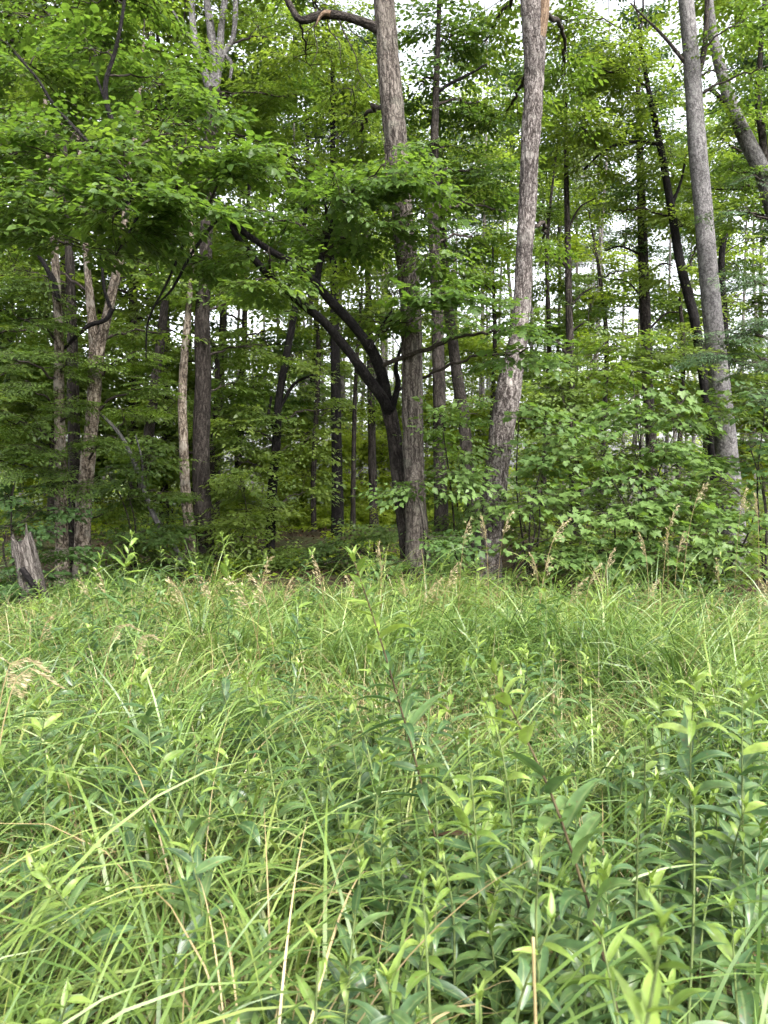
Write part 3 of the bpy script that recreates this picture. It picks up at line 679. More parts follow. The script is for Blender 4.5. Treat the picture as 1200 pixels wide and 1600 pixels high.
plain('twiggy_dark_tree', 'dark leafy trunk with bare lower twigs behind the leaning dark trunk', [(1018, 720, 18), (1012, 600, 17), (1007, 460, 16), (1003, 340, 14), (1000, 240, 11), (996, 120, 7)], 15.6, 'bark_brown',
      [(1000, 300, 15.6, 45, 50, 1), (975, 370, 15.8, 40, 35, .6), (1015, 220, 15.6, 50, 45, .9), (985, 480, 16, 40, 30, .4), (960, 200, 15.5, 60, 50, .8), (1000, 130, 15.5, 50, 50, .4)], 89, branches=[[(1007, 470, 4), (980, 440, 3), (950, 436, 2)], [(1009, 520, 4), (1040, 490, 3), (1060, 488, 2)], [(1005, 400, 4), (970, 385, 3), (945, 392, 2)], [(1006, 430, 4), (1035, 412, 3), (1050, 415, 2)]], topn=4)
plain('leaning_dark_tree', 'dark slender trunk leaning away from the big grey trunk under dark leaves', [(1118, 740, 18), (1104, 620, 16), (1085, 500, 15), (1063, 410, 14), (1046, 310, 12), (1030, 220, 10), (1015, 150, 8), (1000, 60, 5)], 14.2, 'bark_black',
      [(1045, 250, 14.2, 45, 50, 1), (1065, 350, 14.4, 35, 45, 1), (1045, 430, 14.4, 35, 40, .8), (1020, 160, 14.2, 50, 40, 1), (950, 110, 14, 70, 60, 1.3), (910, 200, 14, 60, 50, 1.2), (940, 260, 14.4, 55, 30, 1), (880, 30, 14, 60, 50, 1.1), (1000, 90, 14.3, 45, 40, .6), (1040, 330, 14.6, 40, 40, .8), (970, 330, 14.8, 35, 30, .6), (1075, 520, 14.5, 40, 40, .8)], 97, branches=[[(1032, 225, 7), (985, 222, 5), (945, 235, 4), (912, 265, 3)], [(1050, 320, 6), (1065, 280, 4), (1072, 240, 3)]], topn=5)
t = Tree('big_grey_tree', 'tall smooth grey trunk rising through the maple thicket', 'tree', base_of(1145, 12.8), seed=101)
t.stem([(1148, 880, 38), (1140, 760, 34), (1131, 660, 32), (1121, 570, 31), (1109, 450, 29), (1099, 330, 27), (1089, 220, 26), (1081, 100, 24), (1072, 0, 22), (1062, -130, 19), (1045, -400, 12)], 12.8, 'bark_grey', nseg=32, step=.055, furrow=.005, lump=.05, flare=.25, ground=True)
t.stem([(1086, 130, 10), (1098, 90, 9), (1103, 50, 8), (1106, -20, 6)], 12.8, 'bark_brown', 'branch', nseg=9)
t.stem([(1080, 110, 6), (1040, 60, 5), (1010, 30, 3), (985, 5, 2)], 12.8, 'bark_brown', 'branch', nseg=7)
t.boughs([(1150, 40, 12.6, 55, 40, .7), (1130, 110, 13, 40, 30, .5), (1180, 110, 12.6, 45, 40, .7)], 'broad', 'deep')
t.top(5.2, 14, 10.5, 17, 3.2, 7)
t.finish()
t = Tree('slanting_tree', 'thick trunk slanting in behind the big grey trunk and splitting high up', 'tree', (SZ(640, 14), 14, .1), seed=103)
t.stem([(1242, 860, 34), (1238, 600, 30), (1222, 400, 27), (1196, 285, 24), (1165, 215, 22), (1145, 170, 20), (1128, 115, 17), (1115, 60, 14), (1106, -20, 12), (1100, -150, 9)], 14, 'bark_grey', nseg=22, furrow=.004, flare=.2, ground=True)
t.stem([(1196, 285, 14), (1192, 220, 12), (1185, 150, 10), (1190, 60, 7), (1200, -60, 5)], 14, 'bark_brown', 'branch', nseg=10)
t.stem([(1165, 215, 9), (1135, 165, 7), (1110, 140, 6), (1095, 150, 4)], 14, 'bark_brown', 'branch', nseg=8)
t.boughs([(1185, 200, 14, 45, 50, .7), (1155, 270, 14.2, 45, 40, .8), (1180, 340, 14.2, 50, 40, .8), (1140, 330, 14.4, 30, 40, .6), (1190, 40, 14, 40, 50, .6)], 'broad', 'deep')
t.finish()
plain('short_crooked_tree', 'short crooked dark stem rising between the big grey trunk and the slanting one', [(1142, 760, 12), (1136, 600, 11), (1131, 480, 11), (1127, 420, 10), (1130, 380, 9), (1142, 340, 6)], 16, 'bark_black', [(1150, 470, 16, 40, 35, .7), (1160, 380, 16, 40, 30, .7)], 107)
plain('dark_back_tree', 'dark leaning trunk back in the shade between the forked tree and the double trunk', [(218, 850, 16), (226, 740, 16), (236, 650, 16), (246, 570, 15), (256, 490, 13), (268, 380, 10), (275, 250, 7)], 15.5, 'bark_brown', [(200, 700, 15.2, 60, 60, .6), (260, 640, 15.4, 45, 50, .5), (200, 520, 15.5, 60, 60, .7), (250, 330, 15.5, 80, 60, .7), (180, 400, 15.5, 70, 50, .6), (240, 820, 14.5, 50, 40, .8)], 109, topn=5)
plain('faint_grey_tree', 'faint grey trunk deep in the wood just beyond the double trunk', [(336, 850, 15), (338, 720, 14), (342, 620, 13), (348, 520, 12), (350, 400, 9)], 19.5, 'bark_brown', [(350, 560, 19.5, 50, 50, .5), (330, 720, 18, 50, 60, .6)], 113)
plain('pale_crooked_snag', 'short whitish crooked snag poking out of the maple leaves below the dead pole', [(905, 850, 8), (903, 760, 7), (897, 715, 7), (893, 690, 6), (892, 650, 5)], 12.4, 'bark_pale', (), 127, cat='dead stem', nseg=8)

# hemlock boughs reaching in on the right
t = Tree('hemlock_tree', 'hemlock with flat feathery boughs reaching in beside the big grey trunk', 'tree', (SZ(645, 11.6), 11.6, .05), seed=131)
t.stem([(1248, 880, 22), (1245, 600, 18), (1240, 350, 13), (1236, 150, 7)], 11.6, 'bark_brown', nseg=14, ground=True, furrow=.004)
t.boughs([(1175, 330, 11.4, 50, 20), (1180, 440, 11.2, 55, 20), (1150, 520, 11, 65, 22), (1190, 560, 10.8, 60, 22), (1110, 560, 11.1, 50, 14, .8), (1190, 620, 10.8, 45, 20), (1185, 280, 11.6, 40, 18), (1190, 500, 11, 45, 20)], 'needle', 'hem', 1.1, flat=.9)
t.finish()

# the broken stump
t = Tree('broken_stump', 'broken grey weathered stump with a splintered top at the meadow edge', 'stump', base_of(55, 8.5), seed=137)
t.stem([(64, 1000, 52), (58, 955, 44), (50, 915, 39), (42, 875, 36), (37, 852, 34)], 8.5, 'stump', nseg=48, step=.02, furrow=.014, lump=.1, flare=.2, ground=True, ragged=.16)
t.stem([(44, 885, 14), (43, 860, 11), (42, 840, 7), (41, 818, 2)], 8.45, 'stump', 'splinter', nseg=10, furrow=.004)
t.stem([(24, 870, 11), (21, 850, 8), (20, 835, 3)], 8.45, 'stump', 'splinter', nseg=10, furrow=.004)
t.stem([(34, 888, 9), (46, 905, 10), (62, 930, 9), (78, 965, 8)], 8.28, 'bark_black', 'broken_branch', nseg=9)
t.finish()

# ------------------------------------------------------------------ the maple thicket and other undergrowth
def sapling(label, px, d, rows, seed, kind='maple', mat='maple', name='maple_sapling', cat='sapling', dens=1.6, group='saplings at the wood edge', stems=3):
    b0 = base_of(px, d)
    t = Tree(name, label, cat, b0, group, seed)
    zs = [P(r[0], r[1], r[2]) for r in rows]
    for k in range(min(stems, len(zs))):
        q = zs[(k * len(zs)) // min(stems, len(zs))]
        a = np.array(b0); m = (a + q) / 2 + np.array((t.rng.normal(0, .08), t.rng.normal(0, .08), .15))
        t.stem3([(*a, .016), (*m, .012), (*q, .006)], 'bark_brown', 'stem', nseg=7, ground=True)
    t.boughs(rows, kind, mat, dens)
    return t.finish()
sapling('young maple with broad pale leaves at the foot of the shaggy leaning trunk', 800, 9.6, [(830, 790, 9.5, 60, 28), (860, 840, 9.3, 60, 28), (850, 870, 9.2, 55, 22)], 201)
sapling('low maple sapling with a lighter yellow-green spray in the middle of the thicket', 975, 9.7, [(960, 810, 9.2, 70, 22), (1000, 790, 9.4, 50, 20), (940, 860, 9.2, 65, 26), (1000, 850, 9.2, 55, 26), (980, 755, 9.6, 60, 22)], 203)
sapling('maple sapling in front of the big grey trunk with leaves at grass height', 1120, 9.9, [(1080, 790, 9.6, 60, 26), (1140, 760, 9.8, 60, 24), (1180, 800, 9.6, 50, 30), (1070, 850, 9.4, 60, 28), (1150, 860, 9.4, 60, 28), (1120, 820, 9.5, 50, 22)], 205)
sapling('tall maple sapling at the very edge of the view beside the big grey trunk', 1200, 10.2, [(1170, 690, 10, 55, 22), (1190, 740, 10, 45, 22), (1195, 640, 10.2, 40, 22), (1130, 715, 10.1, 45, 16)], 207)
sapling('tall layered maple between the dead pole and the big grey trunk', 1010, 11, [(1000, 640, 10.8, 75, 22), (940, 665, 10.6, 60, 20), (1060, 660, 10.8, 65, 22), (1020, 700, 10.4, 80, 22), (940, 720, 10.3, 70, 22), (1080, 720, 10.4, 50, 20), (990, 600, 11.2, 60, 18, .8), (1060, 610, 11.2, 50, 18, .8)], 209, stems=4)
sapling('maple sapling with drooping sprays crossing the lower shaggy trunk', 830, 10.2, [(810, 655, 9.9, 45, 16, .8), (850, 720, 10, 55, 22), (840, 760, 9.8, 45, 18), (870, 670, 10.3, 45, 20, .8)], 211)
sapling('shaded sapling growing between the thick middle trunk and the shaggy one', 715, 10.6, [(690, 660, 9.4, 45, 20, .6), (735, 640, 10.6, 50, 20), (720, 700, 10.4, 60, 24), (680, 740, 9.3, 40, 18, .7), (740, 770, 10.2, 50, 28), (700, 820, 9.9, 50, 24, .9), (715, 860, 9.9, 40, 20, .8)], 213, 'broad', 'maple', dens=1.1)
sapling('small sapling with a few sprays right against the thick middle trunk', 668, 9.25, [(648, 755, 9.1, 28, 10, .8), (668, 840, 9.0, 34, 12, .8), (640, 880, 9.1, 36, 12, .6)], 215, 'broad', 'maple', stems=2)
sapling('dark bushy sapling in the shade behind the arching tree foot', 590, 11.6, [(560, 860, 11.5, 50, 26), (600, 830, 11.8, 40, 26), (510, 880, 11.3, 45, 20), (590, 890, 11.2, 50, 20)], 217, 'broad', 'deep')
sapling('dark leafy shrub between the double trunk and the crooked trunk', 365, 12.2, [(360, 820, 12, 45, 45), (380, 760, 12.4, 45, 35), (350, 880, 11.8, 50, 25), (420, 860, 12.2, 45, 30), (470, 870, 12.4, 40, 24)], 219, 'broad', 'deep')
sapling('shaded shrub with flat sprays between the stump clump and the double trunk', 210, 11.4, [(200, 770, 11.2, 45, 26), (240, 830, 11.2, 50, 30), (190, 850, 11, 45, 26), (230, 720, 11.6, 45, 24, .8), (170, 740, 11.2, 30, 18, .7), (260, 880, 11, 50, 22), (200, 900, 10.6, 50, 20)], 221, 'broad', 'deep')
sapling('dark shrub with bright edges overhanging the broken stump', 20, 9.4, [(20, 760, 9.6, 50, 28), (60, 800, 9.7, 45, 24), (10, 830, 9.2, 40, 24), (75, 870, 9.0, 34, 14), (35, 905, 8.7, 40, 12, .7), (15, 890, 8.9, 30, 20), (80, 920, 9.2, 30, 14)], 223, 'broad', 'maple')
sapling('dark understorey shrub behind the maple thicket near the dead pole', 905, 12.5, [(880, 620, 12.4, 60, 40), (930, 580, 12.6, 55, 35), (970, 540, 12.8, 55, 30), (860, 690, 12.2, 45, 40), (1050, 560, 12.6, 60, 35), (900, 780, 11.6, 60, 40), (1000, 720, 11.6, 80, 50), (1100, 640, 12, 50, 40), (1010, 800, 11.2, 90, 40), (1120, 780, 11.2, 70, 50), (890, 850, 10.8, 60, 30), (1050, 870, 10.6, 90, 25), (820, 830, 11, 60, 40), (1180, 850, 10.8, 60, 40), (980, 890, 10.4, 80, 22), (1130, 900, 10.3, 80, 20), (860, 900, 10.4, 60, 18)], 225, 'broad', 'deep', dens=1.5, stems=5)

# bushes in the open beyond the belt of trees, brightened by their leaf colour
bright = [('yellow-green bush shining behind the straight black trunk', 500, 22, [(480, 760, 21, 55, 50), (520, 810, 20.5, 55, 35), (460, 830, 20.5, 45, 35), (500, 700, 22, 45, 35, .7)]),
          ('yellow-green bush shining between the grey pole and the arching tree foot', 590, 22.5, [(570, 760, 22, 45, 45), (600, 810, 21, 45, 35), (560, 690, 22.5, 40, 40, .7), (610, 700, 22.5, 35, 45, .7), (555, 840, 20, 40, 22)]),
          ('bright-tinted bush seen through the gap between the dark and the shaggy trunk', 740, 22, [(745, 690, 22, 45, 40), (710, 740, 21.5, 45, 45), (770, 640, 23, 40, 35, .6), (670, 780, 21, 45, 45), (690, 640, 23, 40, 40, .6)]),
          ('bright bush glimpsed beyond the dead pole', 870, 23, [(850, 650, 22.5, 60, 40, .7), (910, 640, 22, 50, 45, .7), (960, 600, 23, 60, 35, .6), (880, 720, 21.5, 70, 45)]),
          ('bright yellowish bush beyond the big grey trunk', 1160, 21, [(1165, 650, 20.5, 55, 35), (1130, 600, 21.5, 50, 35, .6), (1050, 620, 22, 60, 40, .6), (1180, 720, 20, 55, 40)]),
          ('dim green bush beyond the dark back trunk', 270, 22, [(260, 740, 21.5, 60, 50, .8), (300, 680, 22, 50, 45, .6), (190, 720, 21.5, 60, 50, .8), (240, 640, 23, 60, 45, .5), (370, 800, 21, 60, 40, .9)]),
          ('dim green bush beyond the pale trunks and the stump', 60, 21, [(60, 720, 20.5, 80, 55), (130, 800, 20, 80, 40), (20, 640, 21.5, 70, 55, .8), (100, 620, 22, 60, 50, .6)]),
          ('light green bush beyond the crooked trunk', 420, 23, [(420, 720, 22.5, 60, 45, .7), (430, 650, 23.5, 50, 40, .5), (400, 810, 21.5, 60, 35)])]
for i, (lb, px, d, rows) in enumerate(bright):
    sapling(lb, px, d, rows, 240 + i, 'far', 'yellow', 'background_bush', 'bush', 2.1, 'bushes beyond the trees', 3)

# ------------------------------------------------------------------ far pines and maples, copied
def far_pine(seed, label):
    rng = np.random.default_rng(seed)
    t = Tree('far_pine', label, 'tree', (0, 0, 0), 'slender trees far behind the wood edge', seed)
    H = 17; k = rng.normal(0, .12, 6)
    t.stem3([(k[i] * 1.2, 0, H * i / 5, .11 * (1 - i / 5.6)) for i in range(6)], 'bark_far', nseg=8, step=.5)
    zz = rng.uniform(1.2, 12, 95); a = rng.uniform(0, 6.283, 95); L = rng.uniform(.4, 1.5, 95)
    A = np.stack([np.interp(zz, np.linspace(0, H, 6), k * 1.2), 0 * zz, zz], -1)
    dr = np.stack([np.cos(a), np.sin(a), rng.normal(-.05, .25, 95)], -1)
    B = A + dr * L[:, None]
    t.tw.append((A, B, np.full(95, .010), np.full(95, .003)))
    f = rng.uniform(.3, .9, (3, 95)); 
    for j in range(3):
        C = A + dr * (L * f[j])[:, None]; e = rng.normal(0, .25, (95, 3)); t.tw.append((C, C + e + dr * .2, np.full(95, .004), np.full(95, .002)))
    for i in range(7):
        z = rng.uniform(13, 17.5); r = 2.0 * (18.5 - z) / 7 + .3; an = rng.uniform(0, 6.28)
        t.cluster((math.cos(an) * r * .6, math.sin(an) * r * .6, z), (r * .6, r * .6, .35), 'far', 'hem', .4, 'twig', 1.2)
    for i in range(4):
        z = rng.uniform(3.0, 8); an = rng.uniform(0, 6.28)
        t.cluster((math.cos(an) * 1.0, math.sin(an) * 1.0, z), (.8, .8, .3), 'far', 'fine', .5, 'twig', 1.0)
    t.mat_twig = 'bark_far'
    return t.finish()
def far_maple(seed, label):
    rng = np.random.default_rng(seed)
    t = Tree('far_maple', label, 'tree', (0, 0, 0), 'leafy trees far behind the wood edge', seed)
    t.stem3([(rng.normal(0, .15), rng.normal(0, .1), 14 * i / 5, .13 * (1 - i / 6)) for i in range(6)], 'bark_brown', nseg=8, step=.5)
    for i in range(27):
        z = rng.uniform(2.0, 15); r = 2.6 * math.sin(math.pi * min(1, (z - 1.5) / 15)) + .4; an = rng.uniform(0, 6.28)
        t.cluster((math.cos(an) * r * .7, math.sin(an) * r * .7, z), (1.1, 1.1, .6), 'far', 'deep', .55, 'twig', 1.25)
    return t.finish()
rng = np.random.default_rng(5)
pine_label = 'thin pale bare-twigged trunk standing far back in the bright gaps'
maple_label = 'leafy green tree standing far back behind the front trunks'
pines = [far_pine(300 + i, pine_label) for i in range(3)]
maples = [far_maple(320 + i, maple_label) for i in range(3)]
lace = [('lacy yellow-green tree filling the bright gap between the dead pole and the twiggy trunk', 940, 19, [(930, 400, 19, 45, 40, .5), (960, 470, 19, 50, 35, .7), (920, 330, 19.5, 40, 40, .4), (985, 420, 19.5, 40, 40, .4), (940, 540, 18.5, 50, 30, .8), (905, 460, 19, 35, 45, .5)]),
        ('lacy yellow-green tree between the slender grey trunk and the shaggy one', 765, 20, [(770, 480, 20, 40, 40, .5), (745, 560, 20, 35, 40, .5), (780, 600, 19.5, 30, 40, .5), (740, 440, 20, 40, 40, .6), (770, 380, 20.5, 40, 40, .5)]),
        ('lacy green tree behind the straight black trunk', 490, 19, [(480, 480, 19, 50, 40, .7), (520, 540, 19.5, 45, 40, .5), (460, 400, 19, 50, 50, .6), (555, 500, 19.5, 45, 50, .6), (560, 640, 19.5, 40, 35, .5), (540, 400, 19, 50, 50, .6)]),
        ('lacy green tree behind the leaning dark trunk', 1060, 18.5, [(1060, 470, 18.5, 45, 50, .5), (1040, 560, 18.5, 50, 40, .8), (1150, 440, 19, 45, 50, .5), (1160, 540, 18.5, 50, 40, .8), (1090, 380, 19, 40, 40, .5)]),
        ('lacy green tree beyond the shaggy trunk and the dead pole', 850, 18.5, [(850, 520, 18.5, 40, 40, .7), (870, 430, 19, 40, 45, .6), (850, 330, 19, 45, 45, .6), (870, 230, 19, 50, 50, .6), (850, 600, 18.5, 45, 35, .8)]),
        ('lacy green tree behind the double trunk', 330, 17.5, [(260, 560, 17.5, 50, 40, .6), (350, 540, 17.5, 40, 40, .7), (390, 610, 17.5, 50, 40, .7), (290, 640, 17.5, 50, 40, .7), (230, 700, 17.5, 50, 40, .7), (370, 690, 17.5, 50, 35, .7)])]
for i, (lb, px, d, rows) in enumerate(lace):
    tr_ = Tree('lacy_tree', lb, 'tree', base_of(px, d), 'lacy trees behind the front trunks', 260 + i)
    q = [P(px, 740, d), P(px + 8, 550, d), P(rows[0][0], rows[0][1], d)]
    top_ = min(rows, key=lambda r_: r_[1]); q.append(P(top_[0], top_[1], top_[2]))
    tr_.stem3([(*q[0], .07), (*q[1], .06), (q[2][0] * .6 + q[1][0] * .4, d, max(q[1][2] + .5, (q[1][2] + q[3][2]) / 2), .045), (*q[3], .02)], 'bark_brown', nseg=8, step=.2, ground=True)
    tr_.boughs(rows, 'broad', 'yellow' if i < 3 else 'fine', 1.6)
    tr_.finish()
spots_p = [(743, 30), (764, 27), (778, 33), (752, 38), (935, 26), (950, 31), (968, 36), (985, 28), (925, 38), (1040, 32), (1160, 28), (1178, 33), (1195, 26), (1075, 38), (872, 33), (845, 38), (815, 30), (700, 34), (668, 38), (610, 32), (545, 27), (565, 36), (490, 30), (470, 36), (445, 31), (408, 37), (375, 29), (330, 35), (262, 30), (228, 36), (205, 29), (160, 34), (70, 30), (30, 36), (-60, 30), (-120, 36), (1260, 32), (1330, 28), (1000, 42), (910, 44), (770, 45), (530, 44), (450, 45), (300, 44), (1120, 44), (1220, 42)]
spots_p += [(int(a), float(b)) for a, b in zip(np.random.default_rng(8).uniform(380, 1230, 26), np.random.default_rng(9).uniform(26, 48, 26))]
spots_m = [(870, 30), (385, 22), (480, 25), (255, 21), (200, 19), (90, 18), (-40, 15.5), (20, 21), (150, 24), (300, 25), (-80, 18), (1230, 19), (1110, 27), (80, 29), (1290, 24), (-150, 24), (680, 26)]
_later = []
for L_, spots in ((pines, spots_p), (maples, spots_m)):
    lst = []; _later.append(lst)
    for i, (px, d) in enumerate(spots):
        o = L_[i] if i < 3 else copy_tree(L_[i % 3])
        q = P(px, 740, d); o.location = (q[0], d, float(gz(q[0], d)) - .05)
        o.rotation_euler = (rng.normal(0, .015), rng.normal(0, .02), rng.uniform(0, 6.28)); s_ = rng.uniform(.85, 1.2); o.scale = (s_, s_, rng.uniform(.9, 1.15)); lst.append((px, o))

LAND = [(-400, 'the edge of the view'), (97, 'the slim pale trunk'), (132, 'the forked trunk'), (236, 'the dark back trunk'), (305, 'the double trunk'), (430, 'the crooked trunk'), (527, 'the straight black trunk'),
        (615, 'the arching tree'), (648, 'the thick middle trunk'), (715, 'the slender grey trunk'), (790, 'the shaggy trunk'), (892, 'the dead pole'), (1012, 'the twiggy trunk'), (1125, 'the big grey trunk'), (1700, 'the far edge of the view')]
ORD = 'first second third fourth fifth sixth seventh eighth ninth tenth eleventh twelfth thirteenth fourteenth fifteenth sixteenth seventeenth eighteenth nineteenth twentieth'.split()
ORD += ['twenty-' + o for o in ORD[:9]] + ['thirtieth'] + ['thirty-' + o for o in ORD[:9]]
def px_of(p):  # column of a point in the 1200-wide frame
    x_, y_, z_ = p[0], p[1], p[2] - CH
    return 600 + F * x_ / (y_ * ca - z_ * sa)
def name_by_gap(items, what):
    """items: (pixel column, object); each gets its rank between the two trunks that flank it"""
    for a, b in zip(LAND[:-1], LAND[1:]):
        run = sorted([it for it in items if a[0] <= it[0] < b[0]], key=lambda it: it[0])
        for k, (_, o) in enumerate(run):
            if a[0] == -400: o['label'] = f'{ORD[len(run) - 1 - k]} {what} counting outward from {b[1]}'
            else: o['label'] = f'{ORD[k]} {what} from {a[1]} ' + (f'toward {b[1]}' if b[0] < 1700 else 'outward')

name_by_gap(_later[0], 'thin pale far-off trunk')
name_by_gap(_later[1], 'leafy far-off tree')

rng = np.random.default_rng(15)
n = 2300
x = rng.uniform(-42, 42, n); y = rng.uniform(50, 66, n)
z = 16 * rng.random(n) ** 1.5 * (.35 + .65 * clump_noise(x, y, .22, 4))
V, T, q, _a, _b = scatter_sprays('far', np.stack([x, y, z + .3], -1), nrm(rng.normal(0, 1, (n, 3))), rng, 2.3, .6)
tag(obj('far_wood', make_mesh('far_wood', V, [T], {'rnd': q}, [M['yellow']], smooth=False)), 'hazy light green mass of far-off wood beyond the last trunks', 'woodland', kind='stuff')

rng = np.random.default_rng(16)
n = 2300
x = rng.uniform(-14, 14, n); y = 10.4 + 15 * rng.random(n)
k = clump_noise(x, y, .5, 6) > .34; x, y = x[k], y[k]; n = len(x)
z = gz(x, y) + rng.uniform(.05, .25, n) + .75 * rng.random(n) ** 2.5 * np.clip((y - 11) / 5, 0, 1)
V, T, q, _a, _b = scatter_sprays('far', np.stack([x, y, z], -1), nrm(rng.normal(0, 1, (n, 3))), rng, .8, .7)
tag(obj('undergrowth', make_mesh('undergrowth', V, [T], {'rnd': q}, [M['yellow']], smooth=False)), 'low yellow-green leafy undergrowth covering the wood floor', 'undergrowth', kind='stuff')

# ------------------------------------------------------------------ leaf litter on the wood floor
rng = np.random.default_rng(9)
n = 14000
x = rng.uniform(-13, 13, n); y = 9.0 + rng.random(n) ** 1.3 * 16
rot = frames(np.stack([rng.normal(0, 1, n), rng.normal(0, 1, n), rng.normal(0, .25, n)], -1), np.stack([rng.normal(0, .4, n), rng.normal(0, .4, n), np.ones(n)], -1))
V, T, q = bake_leaves(TINY, np.stack([x, y, gz(x, y) + rng.uniform(.005, .05, n)], -1), rot, rng.uniform(.06, .12, n), rng.random(n))
tag(obj('leaf_litter', make_mesh('leaf_litter', V, [T], {'rnd': q}, [M['litter']], smooth=False)), 'brown fallen leaves strewn over the shaded wood floor', 'leaf litter', kind='stuff')

# ------------------------------------------------------------------ the meadow
def blades(base, L, W, az, th0, curv, twist, S, rnd):
    n = len(L); t = np.linspace(0, 1, S + 1)
    th = th0[:, None] + curv[:, None] * t[None] ** 1.4
    ds = (L / S)[:, None]
    hx = np.concatenate([np.zeros((n, 1)), np.cumsum(np.sin((th[:, 1:] + th[:, :-1]) / 2) * ds, 1)], 1)
    hz = np.concatenate([np.zeros((n, 1)), np.cumsum(np.cos((th[:, 1:] + th[:, :-1]) / 2) * ds, 1)], 1)
    dirx = np.cos(az)[:, None]; diry = np.sin(az)[:, None]
    # a little sideways sway
    sway = (np.sin(az * 7)[:, None] * .10) * L[:, None] * t[None] ** 2
    c = np.stack([base[:, :1] + hx * dirx - sway * diry, base[:, 1:2] + hx * diry + sway * dirx, base[:, 2:] + hz], -1)
    side = np.stack([-diry + 0 * th, dirx + 0 * th, 0 * th], -1)
    nor = np.stack([np.cos(th) * dirx, np.cos(th) * diry, -np.sin(th)], -1)
    tw = twist[:, None] * (t[None] - .2)
    sd_ = side * np.cos(tw)[..., None] + nor * np.sin(tw)[..., None]
    wd = W[:, None] * (1 - t[None] ** 2.4) * (.5 + .5 * np.minimum(1, t[None] * 4)) + .0004
    V = np.stack([c - sd_ * wd[..., None] / 2, c + sd_ * wd[..., None] / 2], 2).reshape(-1, 3)
    o = (np.arange(n) * 2 * (S + 1))[:, None, None] + (np.arange(S) * 2)[None, :, None] + np.array([0, 1, 3, 2])[None, None]
    return V, o.reshape(-1, 4), np.repeat(rnd, 2 * (S + 1)), np.tile(np.repeat(t, 2), n)

def meadow_edge(x): return 8.95 + .35 * np.sin(x * 1.1 + .5) + .25 * np.sin(x * 2.7) + np.where(x > 2.0, -.1, 0) + np.clip((-x - 2.5) * .1, -.5, .4)
def scatter(n, d0, d1, rng, power=1.0):
    d = d0 + (d1 - d0) * rng.random(n * 2) ** power
    x = rng.uniform(-1, 1, n * 2) * (.60 * d + .8)
    # thin by area so density is even over the wedge
    keep = rng.random(n * 2) < (.60 * d + .8) / (.60 * d1 + .8)
    keep &= d < meadow_edge(x) + rng.normal(0, .15, n * 2)
    return x[keep], d[keep]
rng = np.random.default_rng(21)
parts = {'grass': [], 'straw': []}
def lay(kind, n, d0, d1, Lr, Wr, thr, cr, S, seed, dens=None, wind=None, lo=0., hi=1., tuft=0):
    rg = np.random.default_rng(seed)
    x, y = scatter(n // max(1, tuft), d0, d1, rg)
    if dens is not None:
        k = clump_noise(x, y, dens[0], seed) > dens[1] * rg.random(len(x)); x, y = x[k], y[k]
    m = len(x)
    hv_ = .6 + .8 * clump_noise(x, y, 1.1, seed + 1)
    tone = np.zeros(m)
    if tuft:
        rep_ = np.repeat(np.arange(m), rg.integers(tuft // 2, tuft * 3 // 2 + 1, m))
        hv_ = (hv_ * rg.uniform(.8, 1.25, m))[rep_]; tone = rg.normal(0, .14, m)[rep_]
        a_ = rg.uniform(0, 6.283, len(rep_)); r_ = np.abs(rg.normal(0, .028, len(rep_)))
        lean_ = rg.uniform(0, 6.283, m)[rep_]
        x = x[rep_] + np.cos(a_) * r_; y = y[rep_] + np.sin(a_) * r_; m = len(x)
    L = rg.uniform(*Lr, m) * hv_ * np.where(y > 6, np.clip(1 - (-x - 2.2) * .22, .55, 1), 1); W = rg.uniform(*Wr, m)
    az = rg.uniform(0, 6.283, m)
    if wind is not None:
        k = rg.random(m) < .55; az = np.where(k, rg.normal(wind, .7, m), az)
    if tuft: az = np.where(rg.random(m) < .65, a_ + rg.normal(0, .35, m), rg.normal(.3, .9, m))
    rnd = np.clip(tone + .55 * clump_noise(x, y, 1.3, seed + 2) + .45 * rg.random(m) + rg.normal(0, .08, m), lo, hi)
    parts[kind].append(blades(np.stack([x, y, gz(x, y) - .01], -1), L, W, az, np.abs(rg.normal(thr[0], thr[1], m)), rg.uniform(*cr, m), rg.normal(0, 1.1, m), S, rnd))
# near: long arching blades, then a dense fine sward; further on finer steps are not needed
lay('grass', 3300, .45, 3.2, (.42, .85), (.006, .013), (.16, .12), (1.1, 2.7), 9, 31, tuft=12)
lay('grass', 1400, .45, 3.2, (.40, .80), (.005, .010), (.15, .13), (.9, 2.4), 7, 30, wind=.4)
lay('grass', 2400, .45, 3.4, (.20, .48), (.004, .008), (.2, .2), (.5, 1.9), 4, 32)
lay('grass', 14000, 3.0, 6.2, (.40, .76), (.007, .014), (.16, .13), (1.0, 2.6), 6, 33, tuft=14)
lay('grass', 6500, 3.0, 6.4, (.20, .45), (.004, .009), (.25, .2), (.4, 1.8), 3, 34)
lay('grass', 18500, 6.0, 10.2, (.26, .54), (.008, .015), (.16, .13), (1.0, 2.5), 5, 35, tuft=16)
lay('grass', 7500, 6.0, 10.2, (.20, .40), (.006, .011), (.25, .2), (.4, 1.7), 3, 36)
lay('grass', 1500, 5.0, 9.4, (.60, .95), (.008, .013), (.15, .10), (.9, 2.2), 6, 37, dens=(.8, 1.25), tuft=10)
lay('grass', 700, 7.5, 9.8, (.60, 1.0), (.008, .014), (.14, .10), (.9, 2.2), 6, 38, dens=(.9, 1.15), tuft=9)
lay('straw', 15000, .4, 4.5, (.20, .55), (.002, .0055), (.5, .45), (.2, 2.0), 3, 41)
lay('straw', 12000, 3.5, 10.0, (.28, .56), (.003, .006), (.4, .35), (.2, 2.0), 3, 42, dens=(.9, 1.0))
lay('straw', 2000, .8, 10.0, (.45, .8), (.003, .006), (.2, .2), (.6, 2.6), 6, 43, tuft=9)
